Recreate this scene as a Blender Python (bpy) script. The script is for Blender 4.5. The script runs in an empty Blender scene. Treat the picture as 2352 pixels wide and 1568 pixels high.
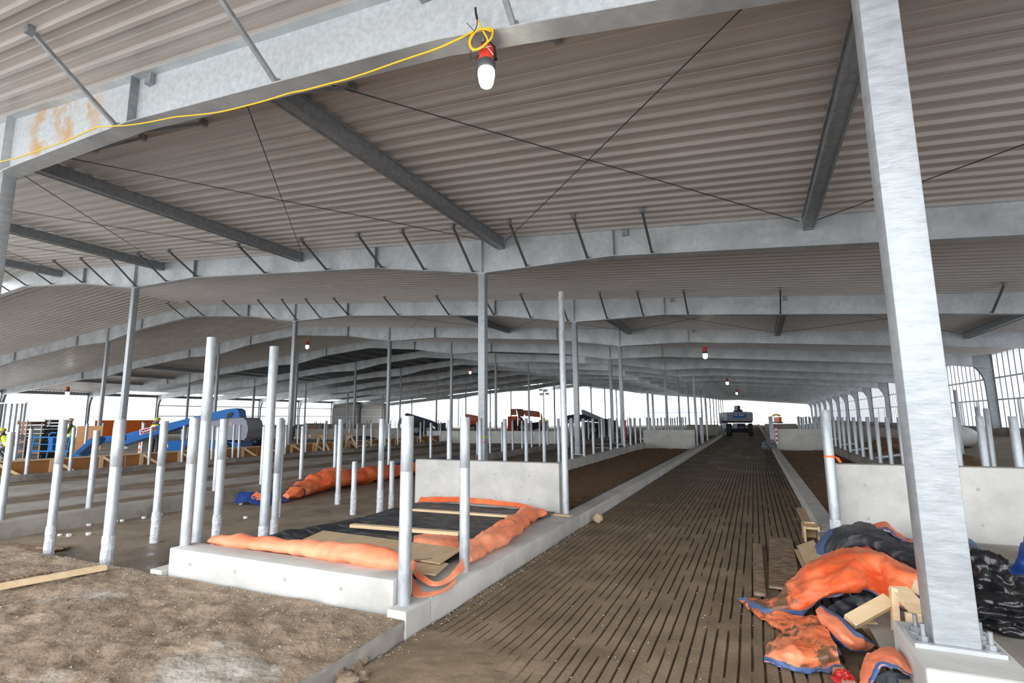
import bpy, bmesh, math, random
import numpy as np
from mathutils import Vector, Matrix, noise
random.seed(7)
S = bpy.context.scene
COL = S.collection
# ------------------------------------------------------------------ camera
W_, H_ = 2352, 1568
F_PX = 1201.587
RC = np.array([[0.90942803, 0.41578388, -0.00802672],
               [-0.06798541, 0.12960471, -0.98923233],
               [-0.41026656, 0.90018131, 0.14613339]])   # rows: image right, image down, forward
CAMZ = 1.6
cam_d = bpy.data.cameras.new('camera'); cam = bpy.data.objects.new('camera', cam_d); COL.objects.link(cam)
cam_d.sensor_fit = 'HORIZONTAL'; cam_d.sensor_width = 36; cam_d.lens = 36*F_PX/W_
cam_d.clip_start = .05; cam_d.clip_end = 600
r_, u_, b_ = Vector(RC[0]), -Vector(RC[1]), -Vector(RC[2])
cam.matrix_world = Matrix(((r_.x, u_.x, b_.x, 0), (r_.y, u_.y, b_.y, 0), (r_.z, u_.z, b_.z, CAMZ), (0, 0, 0, 1)))
S.camera = cam
# ------------------------------------------------------------------ sky and exposure
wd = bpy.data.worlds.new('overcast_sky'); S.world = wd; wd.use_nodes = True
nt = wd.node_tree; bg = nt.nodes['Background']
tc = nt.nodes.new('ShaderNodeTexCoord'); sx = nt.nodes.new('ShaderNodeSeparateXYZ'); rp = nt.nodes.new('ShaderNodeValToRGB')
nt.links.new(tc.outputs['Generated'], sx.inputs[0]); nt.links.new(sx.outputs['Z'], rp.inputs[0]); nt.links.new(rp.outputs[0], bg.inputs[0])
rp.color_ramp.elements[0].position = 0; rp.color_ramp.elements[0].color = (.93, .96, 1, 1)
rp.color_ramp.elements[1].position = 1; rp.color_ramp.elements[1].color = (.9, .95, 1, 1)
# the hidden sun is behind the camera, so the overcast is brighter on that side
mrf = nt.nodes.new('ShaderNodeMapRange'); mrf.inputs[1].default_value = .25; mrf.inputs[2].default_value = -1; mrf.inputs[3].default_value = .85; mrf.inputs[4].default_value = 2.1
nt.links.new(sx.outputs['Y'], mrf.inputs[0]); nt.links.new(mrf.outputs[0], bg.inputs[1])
S.view_settings.view_transform = 'Standard'; S.view_settings.look = 'None'
S.view_settings.exposure = 1.58; S.view_settings.gamma = 1; S.view_settings.use_curve_mapping = False

# ------------------------------------------------------------------ helpers
def ray(px, py):
    return RC.T @ np.array([px-W_/2, py-H_/2, F_PX])
def wz(px, py, z=0.0):
    d = ray(px, py); t = (z-CAMZ)/d[2]; return Vector((d[0]*t, d[1]*t, z))
def wy(px, py, y):
    d = ray(px, py); t = y/d[1]; return Vector((d[0]*t, y, CAMZ+d[2]*t))
def wx(px, py, x):
    d = ray(px, py); t = x/d[0]; return Vector((x, d[1]*t, CAMZ+d[2]*t))
def fbm(x, y, z=0., s=1., o=4):
    return noise.fractal(Vector((x*s, y*s, z*s)), 1.0, 2.0, o, noise_basis='PERLIN_ORIGINAL')

class MB:
    def __init__(s): s.v = []; s.f = []; s.m = []
    def add(s, vs, fs, m=0):
        o = len(s.v); s.v += [Vector(p) for p in vs]; s.f += [tuple(i+o for i in f) for f in fs]; s.m += [m]*len(fs); return s
    def box(s, a, b, m=0):
        x0, y0, z0 = a; x1, y1, z1 = b
        return s.add([(x0,y0,z0),(x1,y0,z0),(x1,y1,z0),(x0,y1,z0),(x0,y0,z1),(x1,y0,z1),(x1,y1,z1),(x0,y1,z1)],
              [(0,3,2,1),(4,5,6,7),(0,1,5,4),(1,2,6,5),(2,3,7,6),(3,0,4,7)], m)
    def bbox(s, a, b, r=.01, m=0):
        """box with chamfered edges (8 corners cut), as a 24-vertex shell"""
        bm = bmesh.new(); bmesh.ops.create_cube(bm, size=1)
        for v in bm.verts: v.co = Vector(((a[i]+b[i])/2+(b[i]-a[i])*v.co[i] for i in range(3)))
        bmesh.ops.bevel(bm, geom=list(bm.edges), offset=r, segments=2, affect='EDGES', profile=.5)
        bm.verts.index_update(); s.add([v.co.copy() for v in bm.verts], [[v.index for v in f.verts] for f in bm.faces], m); bm.free(); return s
    def bar(s, p0, p1, w, h, m=0, up=(0,0,1)):
        p0, p1 = Vector(p0), Vector(p1); d = (p1-p0).normalized(); up = Vector(up)
        sd = d.cross(up)
        if sd.length < 1e-3: sd = d.cross(Vector((1,0,0)))
        sd.normalize(); u = sd.cross(d).normalized(); a = sd*w/2; b = u*h/2
        return s.add([p0-a-b,p0+a-b,p0+a+b,p0-a+b,p1-a-b,p1+a-b,p1+a+b,p1-a+b],
              [(0,1,2,3),(7,6,5,4),(0,4,5,1),(1,5,6,2),(2,6,7,3),(3,7,4,0)], m)
    def tube(s, pts, r, n=8, m=0, cap=True):
        pts = [Vector(p) for p in pts]; rs = r if isinstance(r, (list, tuple)) else [r]*len(pts); o = len(s.v)
        t = (pts[1]-pts[0]).normalized(); ref = Vector((0,0,1)) if abs(t.z) < .9 else Vector((1,0,0))
        a = t.cross(ref).normalized()
        for i, p in enumerate(pts):
            t = (pts[min(i+1,len(pts)-1)]-pts[max(i-1,0)]).normalized()
            a = (a-t*a.dot(t)).normalized(); b = t.cross(a)
            for k in range(n):
                an = 2*math.pi*k/n; s.v.append(p+(a*math.cos(an)+b*math.sin(an))*rs[i])
        for i in range(len(pts)-1):
            for k in range(n):
                s.f.append((o+i*n+k, o+i*n+(k+1)%n, o+(i+1)*n+(k+1)%n, o+(i+1)*n+k)); s.m.append(m)
        if cap:
            s.f.append(tuple(o+k for k in range(n))[::-1]); s.m.append(m)
            s.f.append(tuple(o+(len(pts)-1)*n+k for k in range(n))); s.m.append(m)
        return s
    def lathe(s, prof, c=(0,0,0), n=20, m=0, M=None):
        o = len(s.v); c = Vector(c)
        for r, z in prof:
            for k in range(n):
                an = 2*math.pi*k/n; p = Vector((r*math.cos(an), r*math.sin(an), z))
                if M: p = M @ p
                s.v.append(c+p)
        for i in range(len(prof)-1):
            for k in range(n):
                s.f.append((o+i*n+k, o+i*n+(k+1)%n, o+(i+1)*n+(k+1)%n, o+(i+1)*n+k)); s.m.append(m)
        s.f.append(tuple(o+k for k in range(n))[::-1]); s.m.append(m)
        s.f.append(tuple(o+(len(prof)-1)*n+k for k in range(n))); s.m.append(m)
        return s
    def prism(s, poly, a, b, m=0, fn=None):
        """poly of 2-D points extruded between a and b; fn(u,v,t) -> 3-D"""
        fn = fn or (lambda u, v, t: (u, t, v)); n = len(poly)
        return s.add([fn(u,v,a) for u,v in poly]+[fn(u,v,b) for u,v in poly],
              [tuple(range(n))[::-1], tuple(range(n,2*n))]+[(i,(i+1)%n,n+(i+1)%n,n+i) for i in range(n)], m)
    def grid(s, P, m=0, mf=None):
        o = len(s.v); R = len(P); C = len(P[0])
        for row in P: s.v += [Vector(p) for p in row]
        for i in range(R-1):
            for j in range(C-1):
                s.f.append((o+i*C+j, o+i*C+j+1, o+(i+1)*C+j+1, o+(i+1)*C+j)); s.m.append(mf(i,j) if mf else m)
        return s
    def build(s, name, mats, parent=None, loc=None, smooth=None, fix=True):
        if not isinstance(mats, (list, tuple)): mats = [mats]
        if loc is None:
            if parent is not None: loc = Vector((0,0,0))
            else:
                xs = [v.x for v in s.v]; ys = [v.y for v in s.v]; zs = [v.z for v in s.v]
                loc = Vector(((min(xs)+max(xs))/2, (min(ys)+max(ys))/2, min(zs)))
        loc = Vector(loc); off = loc.copy(); p = parent
        while p is not None: off += p.location; p = p.parent
        me = bpy.data.meshes.new(name); me.from_pydata([tuple(v-off) for v in s.v], [], s.f)
        for x in mats: me.materials.append(x)
        if len(mats) > 1: me.polygons.foreach_set('material_index', s.m)
        if fix:
            bm = bmesh.new(); bm.from_mesh(me); bmesh.ops.recalc_face_normals(bm, faces=bm.faces); bm.to_mesh(me); bm.free()
        if smooth is not None:
            me.polygons.foreach_set('use_smooth', [True]*len(me.polygons)); me.set_sharp_from_angle(angle=math.radians(smooth))
        me.update()
        o = bpy.data.objects.new(name, me); COL.objects.link(o); o.location = loc
        if parent is not None: o.parent = parent
        return o
def tag(o, label, cat, group=None, kind=None):
    o['label'] = label
    if cat: o['category'] = cat
    if group: o['group'] = group
    if kind: o['kind'] = kind
    return o
def thing(name, loc, label, cat, group=None):
    o = bpy.data.objects.new(name, None); COL.objects.link(o); o.location = loc; o.empty_display_size = .1
    return tag(o, label, cat, group)
def struct(o, label=None):
    o['kind'] = 'structure'
    if label: o['label'] = label
    return o
ORD = ['first','second','third','fourth','fifth','sixth','seventh','eighth','ninth','tenth','eleventh','twelfth','thirteenth','fourteenth',
       'fifteenth','sixteenth','seventeenth','eighteenth','nineteenth','twentieth','twenty-first','twenty-second','twenty-third','twenty-fourth','twenty-fifth']

# ------------------------------------------------------------------ materials
def mat(name, c1, c2=None, sc=4., det=5., rough=.6, rough2=None, metal=0., bump=0., bsc=30., spec=.5, lo=.35, hi=.65, stretch=(1,1,1), c3=None, sc3=1., lo3=.5, hi3=.6, rough3=None, at=None, rad=1.):
    m = bpy.data.materials.new(name); m.use_nodes = True; n = m.node_tree.nodes; L = m.node_tree.links
    b = n['Principled BSDF']; b.inputs['Roughness'].default_value = rough; b.inputs['Metallic'].default_value = metal
    b.inputs['Specular IOR Level'].default_value = spec; b.inputs['Base Color'].default_value = (*c1, 1)
    tx = n.new('ShaderNodeTexCoord'); mp = n.new('ShaderNodeMapping'); mp.inputs['Scale'].default_value = stretch
    L.new(tx.outputs['Object'], mp.inputs[0])
    def nz(scale, a, c, detail=det):
        t = n.new('ShaderNodeTexNoise'); t.inputs['Scale'].default_value = scale; t.inputs['Detail'].default_value = detail
        t.inputs['Roughness'].default_value = .62; L.new(mp.outputs[0], t.inputs['Vector'])
        r = n.new('ShaderNodeMapRange'); r.inputs[1].default_value = a; r.inputs[2].default_value = c; L.new(t.outputs['Fac'], r.inputs[0]); return r.outputs[0]
    col = None
    if c2 is not None:
        f = nz(sc, lo, hi); mx = n.new('ShaderNodeMix'); mx.data_type = 'RGBA'; L.new(f, mx.inputs[0])
        mx.inputs[6].default_value = (*c1, 1); mx.inputs[7].default_value = (*c2, 1); col = mx.outputs[2]; rr = None
        if rough2 is not None:
            q = n.new('ShaderNodeMapRange'); q.inputs[3].default_value = rough; q.inputs[4].default_value = rough2; L.new(f, q.inputs[0]); rr = q.outputs[0]
        if c3 is not None:
            f3 = nz(sc3, lo3, hi3)
            if at is not None:   # the stain sits around one spot of the thing
                dv = n.new('ShaderNodeVectorMath'); dv.operation = 'DISTANCE'; L.new(tx.outputs['Object'], dv.inputs[0]); dv.inputs[1].default_value = at
                mr = n.new('ShaderNodeMapRange'); mr.inputs[1].default_value = rad; mr.inputs[2].default_value = rad*.55; L.new(dv.outputs['Value'], mr.inputs[0])
                mu = n.new('ShaderNodeMath'); mu.operation = 'MULTIPLY'; L.new(f3, mu.inputs[0]); L.new(mr.outputs[0], mu.inputs[1]); f3 = mu.outputs[0]
            m3 = n.new('ShaderNodeMix'); m3.data_type = 'RGBA'; L.new(f3, m3.inputs[0]); L.new(col, m3.inputs[6]); m3.inputs[7].default_value = (*c3, 1); col = m3.outputs[2]
            if rough3 is not None:
                q = n.new('ShaderNodeMix'); L.new(f3, q.inputs[0]); q.inputs[2].default_value = rough; q.inputs[3].default_value = rough3
                if rr: L.new(rr, q.inputs[2])
                rr = q.outputs[0]
        L.new(col, b.inputs['Base Color'])
        if rr: L.new(rr, b.inputs['Roughness'])
    if bump:
        t = n.new('ShaderNodeTexNoise'); t.inputs['Scale'].default_value = bsc; t.inputs['Detail'].default_value = 6; L.new(mp.outputs[0], t.inputs['Vector'])
        bp = n.new('ShaderNodeBump'); bp.inputs['Strength'].default_value = bump; bp.inputs['Distance'].default_value = .02
        L.new(t.outputs['Fac'], bp.inputs['Height']); L.new(bp.outputs[0], b.inputs['Normal'])
    return m
def plain(name, c, rough=.5, metal=0., spec=.5): return mat(name, c, rough=rough, metal=metal, spec=spec)
def emit(name, c, s):
    m = plain(name, c, .3); b = m.node_tree.nodes['Principled BSDF']; b.inputs['Emission Color'].default_value = (*c, 1); b.inputs['Emission Strength'].default_value = s; return m
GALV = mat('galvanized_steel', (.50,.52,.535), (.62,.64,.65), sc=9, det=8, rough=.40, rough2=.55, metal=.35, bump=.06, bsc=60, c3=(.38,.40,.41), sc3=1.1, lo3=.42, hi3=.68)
GALVP = mat('galvanized_pipe', (.36,.385,.405), (.50,.53,.555), sc=22, det=5, rough=.36, rough2=.5, metal=.5, stretch=(1,1,.4))
GALVC = mat('galvanized_column', (.32,.34,.355), (.43,.452,.47), sc=9, det=8, rough=.42, rough2=.55, metal=.25, stretch=(.8,.8,2.6), bump=.15, bsc=25, c3=(.56,.59,.64), sc3=2.2, lo3=.64, hi3=.70)
GALVD = mat('dark_shaded_galvanized_steel', (.24,.255,.27), (.34,.355,.37), sc=10, rough=.5, metal=.4)  # darker galvanized tone; on the strut beams their shade is in this colour
GALVR = mat('rust_stained_galvanized_steel', (.50,.53,.55), (.64,.67,.69), sc=14, det=6, rough=.42, rough2=.55, metal=.3, c3=(.58,.36,.17), sc3=2.4, lo3=.46, hi3=.6, bump=.06, bsc=60, at=(-4.5,0,.9), rad=1.2)
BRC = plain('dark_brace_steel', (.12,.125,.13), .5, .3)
STEELK = plain('dark_steel', (.045,.047,.05), .5, .5)
LINER = mat('white_liner_panel', (.44,.40,.37), (.50,.455,.425), sc=.6, rough=.3, spec=.5)
ROOFD = mat('dark_roof_insulation', (.10,.10,.105), (.2,.2,.2), sc=.5, rough=.5)
CONC = mat('light_concrete', (.43,.42,.395), (.56,.545,.515), sc=2.2, det=8, rough=.85, bump=.12, bsc=35, c3=(.37,.36,.335), sc3=1.3, lo3=.52, hi3=.72)
CONCD = mat('weathered_concrete', (.23,.205,.18), (.37,.345,.31), sc=1.6, det=8, rough=.85, bump=.15, bsc=25, c3=(.17,.14,.11), sc3=.9, lo3=.52, hi3=.68)
HOLE = plain('tie_hole_grout', (.36,.355,.33), .9)
MUD = mat('brown_mud', (.17,.12,.078), (.33,.25,.175), sc=3.5, det=10, rough=.9, bump=.9, bsc=26, c3=(.42,.385,.34), sc3=.8, lo3=.56, hi3=.68)
WETMUD = mat('wet_mud', (.17,.128,.088), (.31,.245,.185), sc=1.6, det=8, rough=.8, bump=.25, bsc=14, c3=(.075,.06,.045), sc3=.4, lo3=.52, hi3=.62, rough3=.08)
DIRT = mat('dark_dirt', (.11,.058,.024), (.20,.115,.055), sc=5, det=9, rough=.95, bump=.9, bsc=14)
ALLEY = mat('muddy_grooved_concrete', (.145,.102,.062), (.245,.18,.115), sc=2.2, det=9, rough=.7, rough2=.85, bump=.25, bsc=30, c3=(.085,.06,.036), sc3=.9, lo3=.42, hi3=.60, rough3=.36, at=(-.8,32,0), rad=26)
OUTG = mat('bare_ground', (.19,.155,.12), (.27,.23,.185), sc=.3, rough=.95)
SNOW = mat('snow', (.80,.84,.9), (.88,.9,.93), sc=.08, rough=.8, lo=.45, hi=.5, stretch=(.35,1,3))
GRIT = mat('gravel_grit', (.2,.155,.115), (.42,.37,.31), sc=30, rough=.95)

def ribs_mat():
    m = bpy.data.materials.new('translucent_wall_panel'); m.use_nodes = True; n = m.node_tree.nodes; L = m.node_tree.links
    n.remove(n['Principled BSDF']); o = n['Material Output']
    d = n.new('ShaderNodeBsdfDiffuse'); d.inputs[0].default_value = (.75,.77,.8,1); t = n.new('ShaderNodeBsdfTranslucent'); t.inputs[0].default_value = (.66,.675,.7,1)
    x = n.new('ShaderNodeMixShader'); x.inputs[0].default_value = .72; L.new(d.outputs[0], x.inputs[1]); L.new(t.outputs[0], x.inputs[2]); L.new(x.outputs[0], o.inputs[0]); return m
TRANSL = ribs_mat()
WHITEP = mat('white_wall_panel', (.62,.6,.57), (.68,.66,.63), sc=.5, rough=.5)
RUST = mat('brown_steel', (.16,.08,.05), (.24,.13,.08), sc=6, rough=.7)

# ------------------------------------------------------------------ building layout (metres; Y runs down the alley)
Y0, BAY, NF = 3.8, 7.37, 17
def FY(k): return Y0+BAY*k
XRIDGE, XR, XL = -27.8, 10.9, -66.5
def ZT(x): return 5.53-.087*x if x > XRIDGE else 7.95-.08*(XRIDGE-x)
COLS = {0: [.88, -10.5]}
for k in range(1, NF): COLS[k] = [-5.87, -20.1, -35.6, -49.7]
COLS[4][0] = -8.2
for k in range(12, NF): COLS[k] = [-5.87, -20.1] if k < 15 else [-5.87]
X0F = {k: XL for k in range(0, 12)}; X0F.update({12: -34., 13: -29., 14: -26., 15: -23., 16: -20.6}); X0F[0] = -20.
def DEP(k, x):
    d = .62 if k else .69
    for c in COLS[k]: d = max(d, .62+.07*(k == 0)+.27*max(0, 1-abs(x-c)/3.3))
    if x > XR-1.5: d = max(d, .62+.1*(1-(XR-x)/1.5))
    return d
def RZ(k, x): return ZT(x)-DEP(k, x)

# ---- roof
def roof_strip(k, xs, mb, mat_i, pitch=.305, y0=None, y1=None, dz=.05):
    """ribbed steel sheet over bay k (between frames k and k+1), ribs run across the alley"""
    y0 = FY(k) if y0 is None else y0; y1 = FY(k+1) if y1 is None else y1
    n = max(1, round((y1-y0)/pitch)); p = (y1-y0)/n; prof = []
    for i in range(n):
        b = y0+i*p
        prof += [(b, 0), (b+.07, 0), (b+.078, -.006), (b+.098, -.006), (b+.106, 0), (b+.19, 0), (b+.197, -.058), (b+.25, -.058), (b+.29, 0)]
    prof.append((y1, 0))
    P = [[(x, y, ZT(x)+dz+z) for y, z in prof] for x in xs]
    mb.grid(P, mat_i)
    return mb
ceil = MB()
for k in range(-1, 4):
    roof_strip(k, [XL-.3 if k >= 1 else -30, XRIDGE, XR+.4], ceil, 0, y0=-1.8 if k < 0 else None)
for k in range(4, 16):
    roof_strip(k, [-12, XR+.4] if k < 12 else [max(-12, X0F[k+1]), XR+.4], ceil, 0)
CE = ceil.build('ceiling', [LINER], loc=(0,0,0), fix=False); struct(CE, 'ribbed off-white steel ceiling liner above the beams')
rf = MB()
for k in range(4, 16):
    xs = [X0F[min(k+1, 16)], XRIDGE, -12] if k < 12 else [X0F[k+1], -12]
    rf.grid([[(x, FY(k), ZT(x)+.32), (x, FY(k+1), ZT(x)+.32)] for x in xs])
for k in range(-1, 4):   # outer roof sheet over the liner
    rf.grid([[(x, max(-1.8, FY(k)), ZT(x)+.36), (x, FY(k+1), ZT(x)+.36)] for x in (XL-.3 if k >= 1 else -30, XRIDGE, XR+.4)])
RF = rf.build('roof', [ROOFD], loc=(0,0,0), fix=False); struct(RF, 'dark roof sheet over the open bays beyond the lined ceiling')

# ---- rafters
WH = ['nearest the camera', 'second from the camera', 'third from the camera', 'fourth from the camera', 'fifth from the camera']
for k in range(0, NF):
    y = FY(k); x0, x1 = X0F[k], XR
    xs = sorted(set([x0, x1, XRIDGE] + [c+d for c in COLS[k] for d in (-3.3, 0, 3.3)] + [XR-1.5] + list(np.arange(x0+2, x1, 3.0))))
    xs = [x for x in xs if x0 <= x <= x1]
    nm = (WH[k] if k < 5 else ORD[k]+' from the camera')
    rt = thing('roof_beam', ((x0+x1)/2, y, 5.), 'galvanized steel roof beam on columns, '+nm, 'beam', 'roof beams across the barn')
    web = MB(); poly = [(x, ZT(x)-.012) for x in xs]+[(x, RZ(k, x)+.012) for x in reversed(xs)]
    n = len(xs)
    A = [(x, y-.005, z) for x, z in poly]; B = [(x, y+.005, z) for x, z in poly]
    N2 = len(poly)
    fs = []
    for i in range(n-1):
        fs += [(i, N2-1-i, N2-2-i, i+1), (N2+i, N2+i+1, N2+N2-2-i, N2+N2-1-i)]
    web.add(A+B, fs); web.build('web', GALVR if k == 0 else GALV, rt, fix=False)
    fw = .11 if k else .12
    tf = MB(); bf = MB()
    for mb, zf, t in ((tf, lambda x: ZT(x), -.014), (bf, lambda x: RZ(k, x), .014)):
        for i in range(n-1):
            a, b = xs[i], xs[i+1]; za, zb = zf(a), zf(b)
            mb.add([(a,y-fw,za),(b,y-fw,zb),(b,y+fw,zb),(a,y+fw,za),(a,y-fw,za+t),(b,y-fw,zb+t),(b,y+fw,zb+t),(a,y+fw,za+t)],
                   [(0,1,2,3),(7,6,5,4),(0,4,5,1),(2,6,7,3)]+([(0,3,7,4)] if i == 0 else [])+([(1,5,6,2)] if i == n-2 else []))
    tf.build('top_flange', GALV, rt); bf.build('bottom_flange', GALV, rt)
    if k < 7:
        for c in COLS[k]:
            for dx in ((-3.3, 0, 3.3) if k < 5 else (0,)):
                x = c+dx
                if k == 0 and c > 0 and dx < 0: continue
                if x < x0 or x > x1: continue
                st = MB()
                for sgn in (-1, 1):
                    a, b = sorted((y+sgn*.006, y+sgn*(fw-.01))); st.box((x-.007, a, RZ(k, x)+.014), (x+.007, b, ZT(x)-.014))
                st.build('stiffener', GALVD if dx else GALV, rt)
        if k in (0, 1, 2, 3):
            for x in (1.17, -2.3) if k else (-2.6, -6.9):   # cleat plates on the web
                MB().box((x-.06, y-.075, ZT(x)-.16), (x+.06, y-.006, ZT(x)-.02)).build('cleat', GALVD, rt)
# ---- columns
def column(x, y, zb, zt, w, label, group, hi=False, mt=None):
    t = thing('steel_column', (x, y, zb), label, 'column', group)
    m = MB(); m.bbox((x-w/2, y-w/2, zb+.02), (x+w/2, y+w/2, zt), .012); m.build('shaft', mt or GALVC, t, smooth=40)
    pw = .137 if hi else .16
    m = MB(); m.box((x-pw*1.42, y-(.13 if hi else pw*.75), zb), (x+pw*1.42, y+(.13 if hi else pw*.75), zb+.022)); m.build('base_plate', GALV, t)
    m = MB(); m.box((x-w*.62, y-w*.6, zt-.015), (x+w*.62, y+w*.6, zt)); m.build('cap_plate', GALV, t)
    if hi:
        for sx_ in (-1, 1):
            for sy in (-.09, .055):
                b = MB(); c = (x+sx_*(pw*1.42-.05), y+sy)
                b.tube([(c[0], c[1], zb+.02), (c[0], c[1], zb+.115)], .012, 10); b.lathe([(.034,0),(.034,.006)], (c[0], c[1], zb+.022), 16)
                b.lathe([(.024,0),(.024,.026)], (c[0], c[1], zb+.028), 6); b.build('anchor_bolt', GALVD, t, smooth=40)
    return t
ROWN = {-5.87: 'in the row nearest the alley', -20.1: 'in the row right of the ridge', -35.6: 'in the row left of the ridge', -49.7: 'in the far left row', -8.2: 'set left of the row nearest the alley'}
BIGC = column(.905, Y0, .36, RZ(0, .88)-.0, .208, 'tall bright square steel column in the right foreground on a concrete pier', 'steel columns', True)
column(COLS[0][1], Y0, .0, RZ(0, -10.5), .178, 'square steel column at the left edge of the photo under the nearest beam', 'steel columns')
for k in range(1, NF):
    for c in COLS[k]:
        if k > 11 and c < -6: continue
        column(c, FY(k), .3 if c != -8.2 else .05, RZ(k, c), .178 if k < 6 else .15, 'square steel column %s, under the %s roof beam' % (ROWN[c], ORD[k]), 'steel columns')
# ---- strut beams hung under the liner, running along the alley
def strut(x, k, label):
    t = thing('strut_beam', (x, FY(k)+BAY/2, ZT(x)-.3), label, 'beam', 'strut beams under the ceiling')
    a, b = FY(k)+.12, FY(k+1)-.12; z = ZT(x)
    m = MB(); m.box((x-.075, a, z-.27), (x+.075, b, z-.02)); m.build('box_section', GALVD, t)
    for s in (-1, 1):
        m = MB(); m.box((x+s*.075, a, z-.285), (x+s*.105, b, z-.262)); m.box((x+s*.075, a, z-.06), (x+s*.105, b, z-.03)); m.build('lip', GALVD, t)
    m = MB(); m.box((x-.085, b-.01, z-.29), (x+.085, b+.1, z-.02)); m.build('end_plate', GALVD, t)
SX = [1.2, -5.35, -12.0, -18.6, -25.2]
SN = ['above the big right column', 'running to the column nearest the alley', 'left of the work light', 'second from the left', 'leftmost']
for x, nme in zip(SX, SN): strut(x, 0, 'dark steel strut beam under the ceiling of the nearest bay, '+nme)
for x, nme in zip([7.8, 1.2, -5.35, -12.], ['at the far right', 'right of the alley', 'above the row nearest the alley', 'farther left']): strut(x, 2, 'dark steel strut beam in the third bay, '+nme)
for x in (-47., -52., -57.): strut(x, 3, 'dark steel strut beam in the low bay left of the ridge')
# ---- flange braces
def brace(k, x, side, label):
    y = FY(k); dy = 1.08*side
    t = thing('flange_brace', (x, y+.1*side, RZ(k, x)), label, 'brace', 'flange braces on the roof beams')
    p0 = (x, y+.1*side, RZ(k, x)+.03); p1 = (x, y+dy, ZT(x)+.0)
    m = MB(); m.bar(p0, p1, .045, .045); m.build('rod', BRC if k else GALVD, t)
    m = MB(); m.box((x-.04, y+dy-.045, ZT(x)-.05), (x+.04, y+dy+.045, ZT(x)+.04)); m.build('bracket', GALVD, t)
    m = MB(); m.box((x-.035, y+.055*side-.04, RZ(k, x)+.014), (x+.035, y+.055*side+.04, RZ(k, x)+.07)); m.build('clip', GALVD, t)
i = 0
for x in (-1.65, -4.5, -7.45): brace(0, x, -1, 'flange brace on the near side of the closest roof beam, %s from the right' % ORD[i]); i += 1
i = 0
for x in (-.3, -1.65, -4.5, -7.45, -9.0, -10.4): brace(0, x, 1, 'flange brace behind the closest roof beam, %s from the right' % ORD[i]); i += 1
i = 0
for x in (-1.74, -3.16, -4.65, -6.1, -7.55, -8.93, -10.9, -13.4, -16.6, -18.2, -19.9, -21.6, -23.4, -25.6, -27.6, -29., -30.4):
    brace(1, x, -1, 'flange brace on the second roof beam, %s from the right' % ORD[i]); i += 1
i = 0
for x in (6.2, 1.0, -1.8, -3.3, -4.6, -6.1, -7.6, -9.2, -11.3, -13.9, -16.7, -18.4, -19.9, -21.5, -24., -26.8, -28.4):
    brace(2, x, -1, 'flange brace on the third roof beam, %s from the right' % ORD[i]); i += 1
# ---- thin cross-bracing rods
def rod(k, x0, x1, label):
    m = MB(); p0 = (x0, FY(k)+.1, ZT(x0)-.12); p1 = (x1, FY(k+1)-.1, ZT(x1)-.12)
    m.tube([p0, p1], .008, 6); o = m.build('bracing_rod', STEELK); tag(o, label, 'rod', 'thin bracing rods under the ceiling')
for i in range(4):
    a, b = SX[i], SX[i+1]
    rod(0, b+.15, a-.15, 'thin bracing rod slanting right under the nearest ceiling bay, %s from the right' % ORD[i])
    rod(0, a-.15, b+.15, 'thin bracing rod slanting left under the nearest ceiling bay, %s from the right' % ORD[i])
rod(0, 7.6, 1.35, 'thin bracing rod right of the big column under the ceiling')
for i, (a, b) in enumerate([(7.7, 1.3), (1.1, -5.25), (-5.45, -12.), (-12.2, -18.5)]):
    rod(2, b, a, 'thin bracing rod slanting right in the third ceiling bay, %s from the right' % ORD[i])
    rod(2, a, b, 'thin bracing rod slanting left in the third ceiling bay, %s from the right' % ORD[i])
# ---- purlins in the open bays
pk = {}
for k in range(4, 11):
    for i in range(18):
        x = -13.5-1.55*i if k > 5 else -16-1.9*i
        m = MB(); z = ZT(x); a, b = FY(k)+.02, FY(k+1)-.02
        m.box((x-.0025, a, z), (x+.0025, b, z+.2)); m.box((x-.06, a, z), (x, b, z+.004)); m.box((x, a, z+.196), (x+.06, b, z+.2))
        o = m.build('purlin', GALVD); tag(o, 'steel purlin crossing the open dark roof bay behind the %s roof beam' % ORD[k], 'purlin', 'purlins of the %s open roof bay' % ORD[k-4])

# ------------------------------------------------------------------ side walls
def side_col(x, s, k, label):
    y = FY(k); t = thing('sidewall_column', (x, y, .95), label, 'column', 'tapered side wall columns')
    zt = ZT(x); inner = []
    for i in range(13):
        u = i/12; z = .95+(zt-.95-.55)*u
        w = .34+.06*u+(.36*max(0, (u-.68)/.32)**2.2)
        inner.append((x-s*w, z))
    m = MB(); poly = [(x, .95)]+inner+[(inner[-1][0], zt-.02), (x, zt-.02)]
    m.prism(poly, y-.006, y+.006); m.build('web', GALVD, t)
    m = MB()
    for (a, za), (b, zb) in zip(inner[:-1], inner[1:]):
        m.add([(a,y-.1,za),(a,y+.1,za),(b,y+.1,zb),(b,y-.1,zb),(a+s*.015,y-.1,za),(a+s*.015,y+.1,za),(b+s*.015,y+.1,zb),(b+s*.015,y-.1,zb)], [(0,1,2,3),(7,6,5,4),(0,4,5,1),(2,6,7,3),(1,5,6,2),(3,7,4,0)])
    m.build('inner_flange', GALVD, t)
    m = MB(); m.box((x-.015, y-.1, .95), (x, y+.1, zt-.02)); m.build('outer_flange', GALVD, t)
for k in range(1, 17): side_col(XR, 1, k, 'tapered steel column of the right wall under the %s roof beam' % ORD[k])
for k in range(2, 12): side_col(XL, -1, k, 'tapered steel column of the left wall under the %s roof beam' % ORD[k])
def girt(x, y0, y1, z, label, w=.05, h=.1):
    m = MB(); m.box((x-w, y0, z), (x, y1, z+h)); tag(m.build('wall_girt', GALV), label, 'girt', 'horizontal wall girts')
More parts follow.
